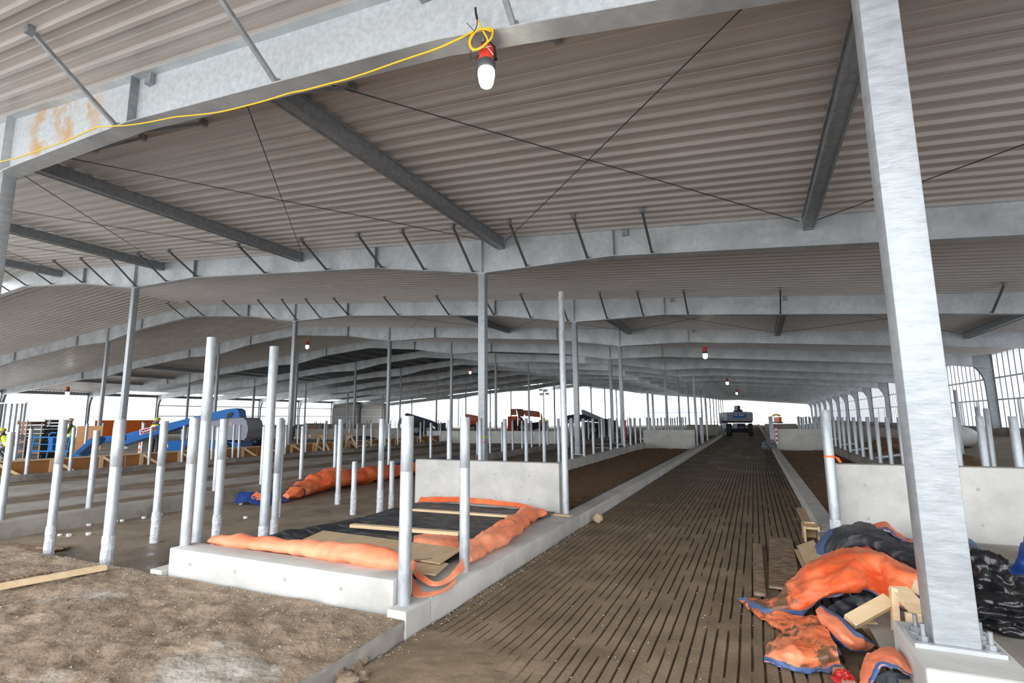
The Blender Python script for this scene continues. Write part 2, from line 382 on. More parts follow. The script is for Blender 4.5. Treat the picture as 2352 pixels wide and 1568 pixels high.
for k in range(1, 16):
    girt(XR+.06, FY(k)+.12, FY(k+1)-.12, 2.3, 'lower horizontal girt of the right wall in bay %d from the camera' % (k+1), .12, .07)
    girt(XR+.06, FY(k)+.12, FY(k+1)-.12, 3.35, 'upper horizontal girt of the right wall in bay %d from the camera' % (k+1), .12, .07)
for k in range(5, 11):
    girt(XL+.06, FY(k)+.12, FY(k+1)-.12, 2.2, 'lower horizontal girt of the left wall in bay %d from the camera' % (k+1), .12, .12)
    girt(XL+.06, FY(k)+.12, FY(k+1)-.12, 3.5, 'upper horizontal girt of the left wall in bay %d from the camera' % (k+1), .12, .12)
for k in range(2, 11):
    m = MB(); m.box((XL-.15, FY(k)+.1, ZT(XL)-.35), (XL+.05, FY(k+1)-.1, ZT(XL)-.02)); tag(m.build('eave_strut', GALVD), 'eave strut along the left roof edge in bay %d from the camera' % (k+1), 'beam', 'left eave struts')
def ribbed_wall(name, x, y0, y1, z0, z1, m_, seam=None):
    P = []; n = int((y1-y0)/.305)
    for i in range(n+1):
        y = y0+i*.305
        P += [(x, y), (x, y+.12), (x-.03, y+.15), (x-.03, y+.2), (x, y+.23)]
    mb = MB(); mb.grid([[(a, b, z0) for a, b in P], [(a, b, z1) for a, b in P]], 0, (lambda i, j: 1 if j % 10 == 1 else 0) if seam else None); return struct(mb.build(name, [m_, seam] if seam else m_, fix=False))
ribbed_wall('wall_right', XR+.12, 6., FY(16), 1.0, ZT(XR)+.1, TRANSL, plain('panel_rib_overlap', (.25,.26,.28), .6))['label'] = 'translucent white ribbed panels of the right wall'
ribbed_wall('wall_left', XL-.1, FY(9), FY(11), 1.0, ZT(XL)+.1, WHITEP)['label'] = 'pale ribbed panels at the far end of the left wall'
for nme, x in (('trim_1', XR+.08), ('trim_2', XL-.08)):
    m = MB(); m.bbox((x-.12, -3 if x > 0 else FY(4), -.05), (x+.12, FY(16) if x > 0 else FY(11), 1.0), .015); struct(m.build(nme, CONCD), 'concrete stem wall under the side wall')
i = 0
for k in range(3, 8):
    for d in (.36, .7):
        y = FY(k)+BAY*d; m = MB(); m.box((XR-.02, y-.06, 1.0), (XR+.05, y+.06, 2.3)); tag(m.build('wall_stud', GALV), 'short steel stud under the lower right wall girt, %s from the camera' % ORD[i], 'stud', 'short wall studs'); i += 1

# ------------------------------------------------------------------ grounds
def ground(name, label, m_, x0, x1, y0, y1, nx, ny, zf, sm=True, kind='structure'):
    P = [[(x0+(x1-x0)*j/nx, y0+(y1-y0)*i/ny, 0) for j in range(nx+1)] for i in range(ny+1)]
    P = [[(x, y, zf(x, y)) for x, y, _ in r] for r in P]
    mb = MB(); mb.grid(P); o = mb.build(name, m_, loc=(0,0,0), fix=False, smooth=60 if sm else None); o['kind'] = kind; o['label'] = label; return o
ground('ground', 'bare earth around and under the barn', OUTG, -160, 60, -70, 220, 8, 8, lambda x, y: -.12, False)
BOUNCE_GROUND = mat('pale_bounce_ground', (.70,.68,.65), (.86,.85,.84), sc=.25, rough=.95)  # pale ground outside the barn, added to bounce light onto ribs and beams
ground('bounce_ground', 'unseen pale ground added to bounce light outside the near end of the barn', BOUNCE_GROUND, -90, 40, -60, -2.5, 4, 4, lambda x, y: -.10, False)
ground('bounce_ground', 'pale ground added to bounce light outside the left wall of the barn', BOUNCE_GROUND, -160, -67.2, -4.2, 160, 4, 4, lambda x, y: -.10, False)
ground('bounce_ground', 'pale ground added to bounce light outside the right wall of the barn', BOUNCE_GROUND, 11.4, 50, -4.2, 160, 4, 4, lambda x, y: -.10, False)
ground('bounce_ground', 'pale ground added to bounce light outside the far end of the barn', BOUNCE_GROUND, -67.2, 11.4, 123, 178, 4, 4, lambda x, y: -.10, False)
ground('mud_floor', 'brown dirt floor of the barn left of the strips', CONCD, -66, -17.6, 2, 90, 40, 60, lambda x, y: .02+.04*fbm(x, y, 0, .15))
ground('wet_floor', 'wet muddy concrete floor between the curbs', WETMUD, -9.6, -5.15, 3.2, 60, 90, 400, lambda x, y: .008*fbm(x, y, 1, 1.4)*min(1, abs(y-3)/2))
# alley: real grooves, partly filled with mud
xs = []; p = .079; x = -2.42
while x < .72:
    xs += [(x, 0), (x+.004, 1), (x+.014, 1), (x+.018, 0)]; x += p
xs += [(.74, 0)]
ys = list(np.arange(.6, 12, .07))+list(np.arange(12, 30, .3))+list(np.arange(30, 122, 1.))
P = []
for y in ys:
    row = []
    for x, g in xs:
        yb = 3.55-.35*(x+2.4)+.25*fbm(x, y, 3, 1.3)
        fill = max(0, min(1, (y-yb)/.35))
        nz_ = fbm(x*.6, y*2.2, 5+round((x+2.42)/p)*3.7, 1.0)
        hole = max(0, min(1, (nz_+.42)*5)) if y < 14 else .85
        wx_ = .006*fbm(y, 0, round((x+2.42)/p)*1.9, 1.1)
        z = .012*fbm(x, y, 0, .9, 3)*max(.3, 1-y/20)-.03*g*fill*hole
        if y < yb+.4: z += (1-fill)*(.012+.014*fbm(x, y, 8, 5, 5))
        row.append((x+wx_, y, z))
    P.append(row)
mb = MB(); mb.grid(P); o = mb.build('floor', ALLEY, loc=(0,0,0), fix=False); struct(o, 'muddy grooved concrete floor of the alley')
# raised foreground slab at the left, with mud on it
def plat(x, y):
    e = min(1, max(0, (-2.45-x)/.15)); q = min(1, max(0, (3.45-y)/.15))
    rough_ = .022*fbm(x, y, 0, 1.1, 3)+.026*fbm(x, y, 2, 6, 6)
    return .13+rough_*e*q+.02*max(0, fbm(x, y, 5, 2.5))*e
xsp = list(np.linspace(-9.6, -6, 60))+list(np.linspace(-5.96, -2.45, 150)); ysp = list(np.linspace(-2, 1., 30))+list(np.linspace(1.03, 3.45, 110))
P = [[(x, y, plat(x, y)) for x in xsp] for y in ysp]
mb = MB(); mb.grid(P); mb.grid([[(x, 3.45, plat(x, 3.45)) for x in xsp], [(x, 3.47, -.05) for x in xsp]]); mb.grid([[(-2.45+.012*fbm(y, z*9, 0, 6), y, z+(plat(-2.45, y)-.13 if z > .1 else 0)) for y in ysp] for z in (-.05, 0, .04, .08, .11, .13)], 1)
struct(mb.build('slab_floor', [MUD, CONCD], loc=(0,0,0), fix=False, smooth=50), 'raised concrete slab in the left foreground covered in brown mud')
# dirt pens either side
for x0, x1, y0, y1, lb in ((-5.22, -2.72, 7.9, 27.9, 'dark dirt bed of the pen left of the alley'), (.93, 3.0, 8.05, 27.9, 'dark dirt bed of the pen right of the alley'),
                        (-5.22, -2.72, 28.1, 47.9, 'dark dirt bed of the second pen left of the alley'), (.93, 3.0, 28.1, 47.9, 'dark dirt bed of the second pen right of the alley')):
    near = y0 < 20
    ground('dirt_bed', lb, DIRT, x0, x1, y0, y1, 50 if near else 8, 240 if near else 20, lambda x, y: .05+.03*fbm(x, y, 0, .5)+(.022*fbm(x, y, 4, 5, 5) if near else 0))
ground('side_dirt', 'brown dirt beside the right wall', OUTG, 3.1, 10.9, 6, 110, 30, 120, lambda x, y: .08+.06*fbm(x, y, 0, .35)+.55*max(0, (x-7.6)/3.3)**1.3)
ground('right_slab', 'broom-finished concrete slab in the right foreground', CONCD, .62, 6, -1, 7.8, 4, 4, lambda x, y: .17, False)
# strips left of the curb
DSTR = mat('strip_dirt', (.11,.075,.045), (.20,.145,.095), sc=2, det=8, rough=.9, bump=.6, bsc=14)
STR = [(-9.85, -10.7, 'DIRT', .20), (-10.7, -11.9, 'CONCD', .2), (-11.9, -13.0, 'DIRT', .19), (-13.0, -14.0, 'CONCD', .21), (-14.0, -15.4, 'CONCD', .18), (-15.4, -16.8, 'DIRT', .15)]
for i, (a, b, mm, z) in enumerate(STR):
    if mm == 'DIRT':
        ground('dirt_strip', '%s dirt strip left of the grey curb' % ORD[i//2], DSTR, b, a, 2.5, 60, 8, 160, lambda x, y: z+.02*fbm(x, y, 0, 1.5))
    else:
        mb = MB(); mb.bbox((b, 2.5, -.05), (a, 27.8, z), .03); o = mb.build('concrete_strip', CONCD); tag(o, 'long flat concrete strip left of the grey curb, %s from the curb' % ORD[[1,3,4].index(i)], 'concrete strip', 'concrete strips')
# far hill and buildings
P = []
for i in range(13):
    t = i/12; P.append([(-150+240*j/30, 175+45*t, -1+(26*t**.8)*max(.02, min(1, (62-(-150+240*j/30)*1.-90)/130))+.8*fbm(j*.3, i*.3)) for j in range(31)])
mb = MB(); mb.grid(P); struct(mb.build('snow_hill', SNOW, loc=(0,0,0), fix=False, smooth=60), 'pale snowy hillside beyond the far end of the barn')

# ------------------------------------------------------------------ concrete walls and curbs
def wall(name, a, b, label, cat, m_=None, holes=None, r=.02, group=None):
    t = MB(); t.bbox(a, b, r); o = t.build(name, [m_ or CONC], smooth=40); tag(o, label, cat, group)
    if holes:
        for (hx, hz) in holes:
            h = MB(); y = a[1]-.002
            h.add([(hx+.017*math.cos(2*math.pi*q/12), y, hz+.017*math.sin(2*math.pi*q/12)) for q in range(12)], [tuple(range(12))]); h.build('tie_hole', HOLE, o, fix=False)
    return o
hm = [(-5.0+.58*i+.1*(i % 2)*0, z) for i in range(4) for z in (.72, .36)]
wall('concrete_wall', (-5.4, 7.75, 0), (-2.76, 7.95, .92), 'pale concrete cross wall behind the orange tarp bed', 'wall', holes=hm)
wall('concrete_wall', (.9, 7.9, 0), (4.2, 8.1, 1.0), 'pale concrete cross wall right of the alley behind the big column', 'wall', holes=[(1.2+.55*i, z) for i in range(5) for z in (.75, .35)])
wall('concrete_wall', (-5.3, 28., 0), (-2.75, 28.2, .98), 'concrete wall at the far end of the dirt pen left of the alley', 'wall', holes=[(-5.+.5*i, z) for i in range(5) for z in (.72, .36)])
wall('concrete_wall', (.78, 28., 0), (3.1, 28.2, 1.03), 'concrete wall at the far end of the dirt pen right of the alley', 'wall', holes=[(1.+.5*i, z) for i in range(4) for z in (.72, .36)])
wall('concrete_wall', (-18.7, 28., 0), (-9.4, 28.2, .9), 'long concrete wall in front of the orange machines', 'wall', holes=[(-18+1.2*i, z) for i in range(7) for z in (.7, .35)])
wall('concrete_wall', (-5.3, 48., 0), (-2.75, 48.2, .98), 'more distant concrete wall left of the alley', 'wall', CONCD)
wall('concrete_wall', (.78, 48., 0), (3.1, 48.2, 1.03), 'more distant concrete wall right of the alley', 'wall', CONCD)
wall('concrete_wall', (-40, 34., 0), (-25, 34.2, .9), 'dark concrete wall far left beyond the plywood', 'wall', CONCD)
bl = wall('concrete_block', (-5.32, 3.5, .05), (-2.62, 3.76, .372), 'low pale concrete kerb wall in front of the tarp bed', 'curb', holes=[(-5.0+.62*i, .25) for i in range(4)], r=.012)
wall('concrete_bench', (-5.3, 3.765, -.02), (-2.44, 7.74, .19), 'concrete bench under the orange tarp beside the alley', 'curb', r=.012)
m = MB(); m.bbox((-2.615, 3.42, -.02), (-2.44, 3.76, .19), .01); tag(m.build('concrete_footing', CONC), 'small concrete footing under the post at the front corner of the tarp bed', 'curb')
m = MB(); m.bbox((-5.5, 3.44, .0), (-5.325, 3.7, .17), .01); tag(m.build('concrete_footing', CONC), 'small concrete footing at the left end of the low kerb wall', 'curb')
# alley curbs with slightly worn tops
def curb(name, x0, x1, y0, y1, z, label, m_=CONC, n=60):
    mb = MB(); P = []
    for i in range(n+1):
        y = y0+(y1-y0)*(i/n)**1.5
        w = .008*fbm(y, x0, 0, 1.5); P.append([(x0+w, y, -.03), (x0+w, y, z-.02), (x0+.02+w, y, z+.004*fbm(y, 3, 0, 2)), (x1-.02+w, y, z), (x1+w, y, z-.02), (x1+w, y, -.03)])
    mb.grid(P); o = len(mb.v)-6*(n+1); mb.f.append((0,1,2,3,4,5)); mb.m.append(0); e = 6*n; mb.f.append(tuple(e+q for q in range(6))[::-1]); mb.m.append(0)
    return tag(mb.build(name, m_, smooth=40), label, 'curb')
curb('concrete_curb', -2.74, -2.44, 7.72, 120, .17, 'long pale concrete curb along the left side of the alley')
curb('concrete_curb', .68, .93, 4.2, 120, .165, 'long pale concrete curb along the right side of the alley')
curb('concrete_curb', -9.84, -9.6, 2.6, 60, .25, 'dark grey concrete curb carrying the row of posts left of the wet floor', CONCD)
curb('concrete_curb', -5.42, -5.2, 7.9, 60, .33, 'concrete curb carrying posts along the left side of the dirt pen')
curb('concrete_curb', 3.0, 3.28, 8.1, 60, .3, 'concrete curb carrying posts along the right side of the dirt pen', CONCD)
curb('concrete_curb', -17.15, -16.8, 2.6, 60, .3, 'dark concrete curb in front of the plywood forms', CONCD)
m = MB(); m.bbox((.69, 3.40, -.05), (1.14, 4.10, .36), .015); tag(m.build('concrete_pier', CONC), 'pale concrete pier under the big right column', 'pier')

# ------------------------------------------------------------------ pipe posts
_pm = {}
def post_mesh(r, h, ring):
    key = (r, h, ring)
    if key not in _pm:
        m = MB(); n = 20
        prof = [(r, 0)]
        if ring: prof += [(r, ring-.004), (r*.985, ring-.002), (r*.985, ring+.002), (r, ring+.004)]
        prof += [(r, h-.003), (r-.002, h), (r-.006, h), (r-.007, h-.06)]
        m.lathe(prof, n=n); o = m.build('pipe_post', GALVP, loc=(0,0,0), smooth=40); _pm[key] = o.data; bpy.data.objects.remove(o)
    return _pm[key]
_sm = {}
PLASTIC = mat('clear_plastic_wrap', (.42,.44,.46), (.75,.77,.8), sc=25, rough=.25, bump=.6, bsc=40)
def post(x, y, z, top, d, label, group, ring=0, wrap=0):
    h = round(top-z, 2); o = bpy.data.objects.new('pipe_post', post_mesh(round(d/2, 4), h, ring)); COL.objects.link(o); o.location = (x, y, z)
    tag(o, label, 'post', group)
    if wrap:
        kk = (round(d/2, 4), wrap)
        if kk not in _sm:
            m = MB(); r = d/2; P = []
            for i in range(11):
                P.append([((r+.004+(.010*max(0, fbm(k*.9, i*.5, wrap*9, .7)) if k < 22 else 0))*math.cos(2*math.pi*k/22), (r+.004+(.010*max(0, fbm(k*.9, i*.5, wrap*9, .7)) if k < 22 else 0))*math.sin(2*math.pi*k/22), wrap*i/10) for k in range(22)])
            P = [row+[row[0]] for row in P]; m.grid(P); q = m.build('base_wrap', PLASTIC, loc=(0,0,0), smooth=50, fix=False); _sm[kk] = q.data; bpy.data.objects.remove(q)
        q = bpy.data.objects.new('base_wrap', _sm[kk]); COL.objects.link(q); q.parent = o; q.location = (0,0,0)
    return o
G1 = 'pipe posts around the wet floor'
post(-2.56, 3.56, .19, 1.63, .1, 'galvanized pipe post at the front corner of the tarp bed beside the alley', G1, 1.0, 0)
post(-2.56, 4.5, .19, 1.62, .098, 'pipe post on the bench edge, second from the front corner', G1, .95, 0)
post(-2.64, 7.68, .17, 3.58, .098, 'tall thin pipe post at the right end of the cross wall', G1, 0, 0)
post(-7.71, 3.62, 0, 1.63, .09, 'pipe post with plastic wrapped foot beside the plank, leftmost of the near ones', G1, 1.1, .38)
post(-6.62, 3.66, 0, 1.63, .115, 'thick pipe post standing in front of the left steel column', G1, 1.1, .36)
post(-7.41, 4.66, 0, 1.61, .1, 'pipe post with ragged plastic at its foot, right of the thick post', G1, 1.0, .4)
post(-5.28, 3.63, .37, 1.64, .1, 'pipe post on the left end of the low kerb wall', G1, .8, .0)
post(-6.0, 4.26, 0, 2.62, .115, 'tallest pipe post behind the left end of the kerb wall', G1, 1.6, 0)
post(-6.42, 4.82, 0, 1.63, .1, 'short pipe post close beside the tallest post', G1, 1.1, .4)
post(-5.7, 4.93, 0, 2.57, .115, 'tall pipe post at the left edge of the tarp bed', G1, 0, .3)
post(-5.9, 5.27, 0, 1.64, .09, 'pipe post touching the tall post at the tarp bed edge', G1, .9, .3)
post(-7.37, 6.64, 0, 1.62, .085, 'thin pipe post behind the tall post at the tarp bed edge', G1, 0, .3)
post(-7.4, 8.08, 0, 1.62, .1, 'pipe post in front of the long orange tarp, left of the short stub', G1, 0, .2)
post(-6.34, 7.3, 0, .89, .09, 'short stub of pipe in the puddle, left one of two', G1, 0, .4)
post(-5.92, 7.48, 0, 1.62, .1, 'pipe post in the puddle between the two short stubs', G1, .9, .4)
post(-5.94, 7.82, 0, .87, .085, 'short stub of pipe in the puddle, right one of two', G1, 0, .3)
o = post(.83, 8.02-.25, .16, 1.68, .115, 'pipe post with an orange ribbon at the left end of the right cross wall', G1, 0, .18)
mr = MB(); mr.lathe([(.0605, .93), (.0605, .955)], n=20); mr.add([(.055, -.02, .945), (.10, -.05, .93), (.125, -.055, .87), (.095, -.05, .875)], [(0,1,2,3)])
RIB = emit('orange_ribbon', (.95,.16,.03), .0); rb = mr.build('ribbon', RIB, loc=(0,0,0), fix=False); rb.parent = o
i = 0
def row(x, z, ys, top, d, txt, grp, start=1):
    for i, y in enumerate(ys):
        lb = 'pipe post %s, %s from front' % (txt, ORD[i])
        post(x+random.uniform(-.015, .015), y, z, top+random.uniform(-.015, .015), d, lb, grp)
row(-9.72, .25, [3.95+1.085*i for i in range(22)], 1.48, .09, 'on the dark grey curb left of the wet floor', 'posts on the dark grey curb')
row(-16.98, .3, [7.3, 8.24]+[9.25+1.04*i for i in range(18)], 1.45, .09, 'on the curb in front of the plywood forms', 'posts in front of the plywood forms')
row(-5.31, .33, [8.75+1.24*i for i in range(16)], 1.6, .095, 'on the curb along the left dirt pen', 'posts along the left dirt pen')
row(3.14, .3, [9.22, 10.37, 11.46]+[12.7+1.27*i for i in range(12)], 1.57, .1, 'on the curb along the right dirt pen', 'posts along the right dirt pen')
row(-23.6, .03, [9.78+2.1*i for i in range(14)], 1.56, .09, 'in the row beyond the plywood forms', 'posts beyond the plywood forms')
def far(x, z, ys, top, txt, grp):
    for y in ys: post(x+random.uniform(-.03, .03), y, z, top+random.uniform(-.05, .05), .1, txt, grp)
far(-5.31, .33, [29.2+1.27*i for i in range(15)], 1.6, 'small distant pipe post left of the alley beyond the far pen wall', 'distant posts left of the alley')
far(3.14, .3, [29.2+1.27*i for i in range(15)], 1.57, 'small distant pipe post right of the alley beyond the far pen wall', 'distant posts right of the alley')
far(-9.72, .25, [29.2+1.3*i for i in range(15)], 1.55, 'small distant pipe post behind the long concrete wall', 'distant posts behind the long wall')
far(-13.5, .0, [29.6+1.5*i for i in range(12)], 1.5, 'small distant pipe post behind the long concrete wall, farther left', 'distant posts behind the long wall, left part')
far(-30.5, .02, [18+2.3*i for i in range(16)], 1.55, 'small pipe post around the blue boom lift', 'posts around the blue boom lift')
far(-38., .02, [20+2.6*i for i in range(15)], 1.55, 'small distant pipe post beyond the blue boom lift', 'posts beyond the blue boom lift')
far(-46., .02, [22+3*i for i in range(14)], 1.55, 'tiny distant pipe post near the left wall', 'posts near the left wall')
far(-2.62, .17, [49+1.4*i for i in range(10)], 1.6, 'tiny distant pipe post along the far alley curb', 'posts along the far alley')
p_ = RC.T @ np.array([535-W_/2, 1029-H_/2, F_PX])*18.8/F_PX; post(p_[0], p_[1], .03, 1.5, .075, 'thin pipe post in front of the grey body of the blue boom lift', 'posts beyond the plywood forms')
G3 = 'tall thin posts along the alley'
post(-2.69, 28.4, .17, 3.74, .11, 'tall thin pipe post beyond the far pen wall, nearer one', G3)
post(-2.69, 35., .17, 3.8, .11, 'tall thin pipe post beyond the far pen wall, farther one', G3)
post(-2.66, 30.6, .17, 1.6, .11, 'short pipe post between the two tall thin posts beyond the pen', G3)
post(-2.66, 31.4, .17, 1.6, .11, 'short pipe post just behind the one between the two tall thin posts', G3)
post(-5.0, 28.1, .98, 3.0, .12, 'thin stub post standing on top of the far pen wall, left one', G3)
post(-4.75, 28.12, .98, 3.0, .12, 'thin stub post standing on top of the far pen wall, right one', G3)
post(.78, 28.6, .16, 1.62, .11, 'pipe post at the left end of the far right pen wall', G3)
post(.74, 30.2, .16, 1.62, .11, 'pipe post just behind the left end of the far right pen wall', G3)

# ================================================================== loose things
ORNG = mat('orange_tarp', (.78,.115,.03), (.88,.22,.085), sc=2.5, det=6, rough=.55, bump=.35, bsc=9, lo=.4, hi=.6)
ORNGP = mat('dusty_orange_tarp', (.86,.20,.085), (.92,.36,.2), sc=2., det=6, rough=.6, bump=.35, bsc=10, lo=.35, hi=.65)
ORNGM = mat('muddy_orange_tarp', (.80,.16,.045), (.88,.30,.16), sc=3, det=6, rough=.5, bump=.5, bsc=12, c3=(.16,.085,.045), sc3=5.5, lo3=.53, hi3=.6)
BLKT = mat('black_tarp_lining', (.026,.029,.037), (.17,.165,.16), sc=5, det=9, rough=.55, bump=.5, bsc=16, lo=.5, hi=.7, stretch=(1,2.2,1))
BLUEH = mat('blue_hem', (.045,.10,.28), (.10,.15,.27), sc=6, rough=.55)
BLUET = mat('blue_tarp', (.012,.04,.20), (.02,.07,.28), sc=6, rough=.5, bump=.3, bsc=12)
WOOD = mat('pale_lumber', (.62,.44,.25), (.72,.55,.35), sc=3, rough=.7, stretch=(1,6,6))
WOODP = mat('plywood', (.50,.34,.19), (.62,.46,.29), sc=2, rough=.7, stretch=(6,1,1), c3=(.42,.37,.31), sc3=.8, lo3=.5, hi3=.7)
WOODM = mat('muddy_wet_board', (.17,.11,.07), (.40,.30,.20), sc=5, rough=.45, stretch=(1.5,7,1), lo=.48, hi=.6)
PLYF = mat('orange_form_plywood', (.30,.125,.032), (.38,.17,.05), sc=2, rough=.5, stretch=(1,.4,3))
BAGM = plain('glossy_black_plastic', (.012,.012,.014), .18)

def cr(p0, p1, p2, p3, t):
    return .5*((2*p1)+(p2-p0)*t+(2*p0-5*p1+4*p2-p3)*t*t+(3*p1-p0-3*p2+p3)*t**3)
def refine(row, n):
    out = []; m = len(row)
    for i in range(m-1):
        a, b, c, d = row[max(i-1,0)], row[i], row[i+1], row[min(i+2,m-1)]
        for q in range(n): out.append(cr(a, b, c, d, q/n))
    out.append(row[-1]); return out
def cloth(name, ctrl, mats, parent, n=8, amp=.012, ws=6., thick=.006, hem=None, hemmat=None, hemw=1.6, seed=0, ridg=1.):
    """cloth sheet through a net of control points; hem edges: 'f' last row, 'b' first row, 'l' first column, 'r' last column"""
    R1 = [refine([Vector(p) for p in r], n) for r in ctrl]
    Cn = len(R1[0]); cols = [refine([R1[i][j] for i in range(len(R1))], n) for j in range(Cn)]
    P = [[cols[j][i] for j in range(Cn)] for i in range(len(cols[0]))]
    nr, nc = len(P), len(P[0])
    def nrm(Q, i, j):
        a = Q[min(i+1,nr-1)][j]-Q[max(i-1,0)][j]; b = Q[i][min(j+1,nc-1)]-Q[i][max(j-1,0)]
        v = a.cross(b); return v.normalized() if v.length > 1e-9 else Vector((0,0,1))
    N = [[nrm(P, i, j) for j in range(nc)] for i in range(nr)]
    up = sum(N[i][j].z for i in range(nr) for j in range(nc)) >= 0
    if not up: N = [[-v for v in r] for r in N]
    Q = []
    for i in range(nr):
        r = []
        for j in range(nc):
            p = P[i][j]; h = fbm(p.x+seed, p.y, p.z*.7, ws, 4); g = 1-abs(fbm(p.x*1.3+seed*3, p.y*.7, p.z, ws*.6, 2))*2.6; g2 = 1-abs(fbm(p.x*.8-seed, p.y*1.4, p.z*1.2, ws*1.3, 2))*2.6
            r.append(p+N[i][j]*(amp*h*1.3+amp*ridg*(max(0, g-.4)*1.9+max(0, g2-.55)*1.3-.4)))
        Q.append(r)
    N = [[(lambda v: v if v.dot(N[i][j]) > 0 else -v)(nrm(Q, i, j)) for j in range(nc)] for i in range(nr)]
    mb = MB(); mb.grid(Q, 0); B = [[Q[i][j]-N[i][j]*thick for j in range(nc)] for i in range(nr)]; mb.grid(B, 1 if len(mats) > 1 else 0)
    A0 = 0; B0 = nr*nc; idx = [j for j in range(nc)]+[i*nc+nc-1 for i in range(1, nr)]+[(nr-1)*nc+j for j in range(nc-2, -1, -1)]+[i*nc for i in range(nr-2, 0, -1)]
    for a, b in zip(idx, idx[1:]+idx[:1]): mb.f.append((A0+a, A0+b, B0+b, B0+a)); mb.m.append(0)
    o = mb.build(name, mats, parent, smooth=70, fix=True)
    for e in (hem or ''):
        k = max(2, int(n*.4*hemw))
        if e == 'f': T = [[Q[i][j]+N[i][j]*.004 for j in range(nc)] for i in range(nr-1-k, nr)]; U = [[Q[i][j]-N[i][j]*(thick+.004) for j in range(nc)] for i in range(nr-1-k, nr)]
        if e == 'b': T = [[Q[i][j]+N[i][j]*.004 for j in range(nc)] for i in range(0, k+1)]; U = [[Q[i][j]-N[i][j]*(thick+.004) for j in range(nc)] for i in range(0, k+1)]
        if e == 'l': T = [[Q[i][j]+N[i][j]*.004 for j in range(0, k+1)] for i in range(nr)]; U = [[Q[i][j]-N[i][j]*(thick+.004) for j in range(0, k+1)] for i in range(nr)]
        if e == 'r': T = [[Q[i][j]+N[i][j]*.004 for j in range(nc-1-k, nc)] for i in range(nr)]; U = [[Q[i][j]-N[i][j]*(thick+.004) for j in range(nc-1-k, nc)] for i in range(nr)]
        hb = MB(); hb.grid(T); hb.grid(U); rr, cc = len(T), len(T[0]); B1 = rr*cc
        idx = [j for j in range(cc)]+[i*cc+cc-1 for i in range(1, rr)]+[(rr-1)*cc+j for j in range(cc-2, -1, -1)]+[i*cc for i in range(rr-2, 0, -1)]
        for a, b in zip(idx, idx[1:]+idx[:1]): hb.f.append((a, b, B1+b, B1+a)); hb.m.append(0)
        h = hb.build('hem', hemmat or BLUEH, parent, smooth=70)
    return o
def px(rows): return [[wz(*p) for p in r] for r in rows]
def roll(name, path, rad, m_, parent, n=22, sub=8, amp=.018, flat=.75, seed=0, ws=5.):
    """a loose roll of cloth along a path, with folds"""
    pts = refine([Vector(p) for p in path], sub); rr = refine([Vector((r,0,0)) for r in rad], sub); P = []
    for i, p in enumerate(pts):
        t = (pts[min(i+1,len(pts)-1)]-pts[max(i-1,0)]).normalized(); a = t.cross(Vector((0,0,1))).normalized(); b = a.cross(t)
        row_ = []
        for k in range(n+1):
            an = 2*math.pi*(k % n)/n+.5*fbm(p.x*.8, p.y*.8, seed, 1.2); c = Vector((math.cos(an), math.sin(an), 0))
            r = rr[i].x*(1+.0*k); q = p+a*c.x*r*1.25+b*c.y*r*flat
            h = fbm(q.x+seed, q.y, q.z, ws, 3); g = 1-abs(fbm(q.x*.8+seed*2, q.y*.8, q.z*1.5, ws, 2))*2.2
            f = min(1, 5*min(i, len(pts)-1-i)/len(pts)+.3)
            row_.append(p+(q-p)*(.35+.65*f)+(q-p).normalized()*(amp*h*1.6+amp*max(0, g-.35)*2.2))
        row_[-1] = row_[0].copy(); P.append(row_)
    mb = MB(); mb.grid(P); mb.f.append(tuple(range(n))); mb.m.append(0); e = (len(P)-1)*(n+1); mb.f.append(tuple(e+q for q in range(n))); mb.m.append(0)
    return mb.build(name, m_, parent, smooth=75, fix=True)
def board(p0, p1, w, h, label, m_=None, cat='board', group=None, up=(0,0,1), name='wood_board', r=.004):
    m = MB(); m.bar(p0, p1, w, h, up=up); o = m.build(name, m_ or WOOD)
    return tag(o, label, cat, group)

# ---- tarp bed on the bench
tb = thing('insulated_tarp', (-4, 5.6, .19), 'orange and black insulated tarp spread over the concrete bench behind the low kerb wall', 'tarp')
P = []
for i in range(60):
    y = 3.82+i*(7.66-3.82)/59; r = []
    for j in range(44):
        x = -5.24+j*(2.45)/43
        z = .215+.012*fbm(x, y, 0, 2)+.012*max(0, 1-2*abs(fbm(x, y, 3, 2.2, 2)))
        z += .11*math.exp(-((x+5.1)/.16)**2)*min(1, max(0, (6.2-y)))*(.7+.5*fbm(y, 0, 0, 1.2))
        z += .05*math.exp(-((x+4.6)/.3)**2)*math.exp(-((y-4.3)/.5)**2)
        r.append((x, y, z))
    P.append(r)
mb = MB(); mb.grid(P); ed = [(p[0], p[1], .195) for p in P[0]]
mb.grid([[Vector(q) for q in P[0]], [Vector(q) for q in ed]]); mb.grid([[Vector(r[0]) for r in P], [Vector((r[0][0]-.02, r[0][1], .0)) for r in P]])
mb.build('black_lining', BLKT, tb, smooth=60, fix=True)
roll('orange_front_fold', [(-5.2, 3.86, .38), (-4.75, 3.87, .40), (-4.3, 3.86, .40), (-3.9, 3.87, .41), (-3.4, 3.84, .42), (-3.0, 3.83, .42), (-2.68, 3.84, .38)], [.07, .085, .085, .095, .11, .11, .085], ORNGP, tb, flat=.72, seed=3, amp=.014, ws=4)
roll('orange_side_fold', [(-2.62, 4.62, .27), (-2.72, 5.0, .27), (-2.74, 5.5, .28), (-2.8, 6.0, .28), (-2.88, 6.5, .29), (-2.92, 6.95, .29), (-2.8, 7.2, .27)], [.07, .10, .12, .12, .11, .1, .06], ORNGP, tb, flat=.75, seed=9)
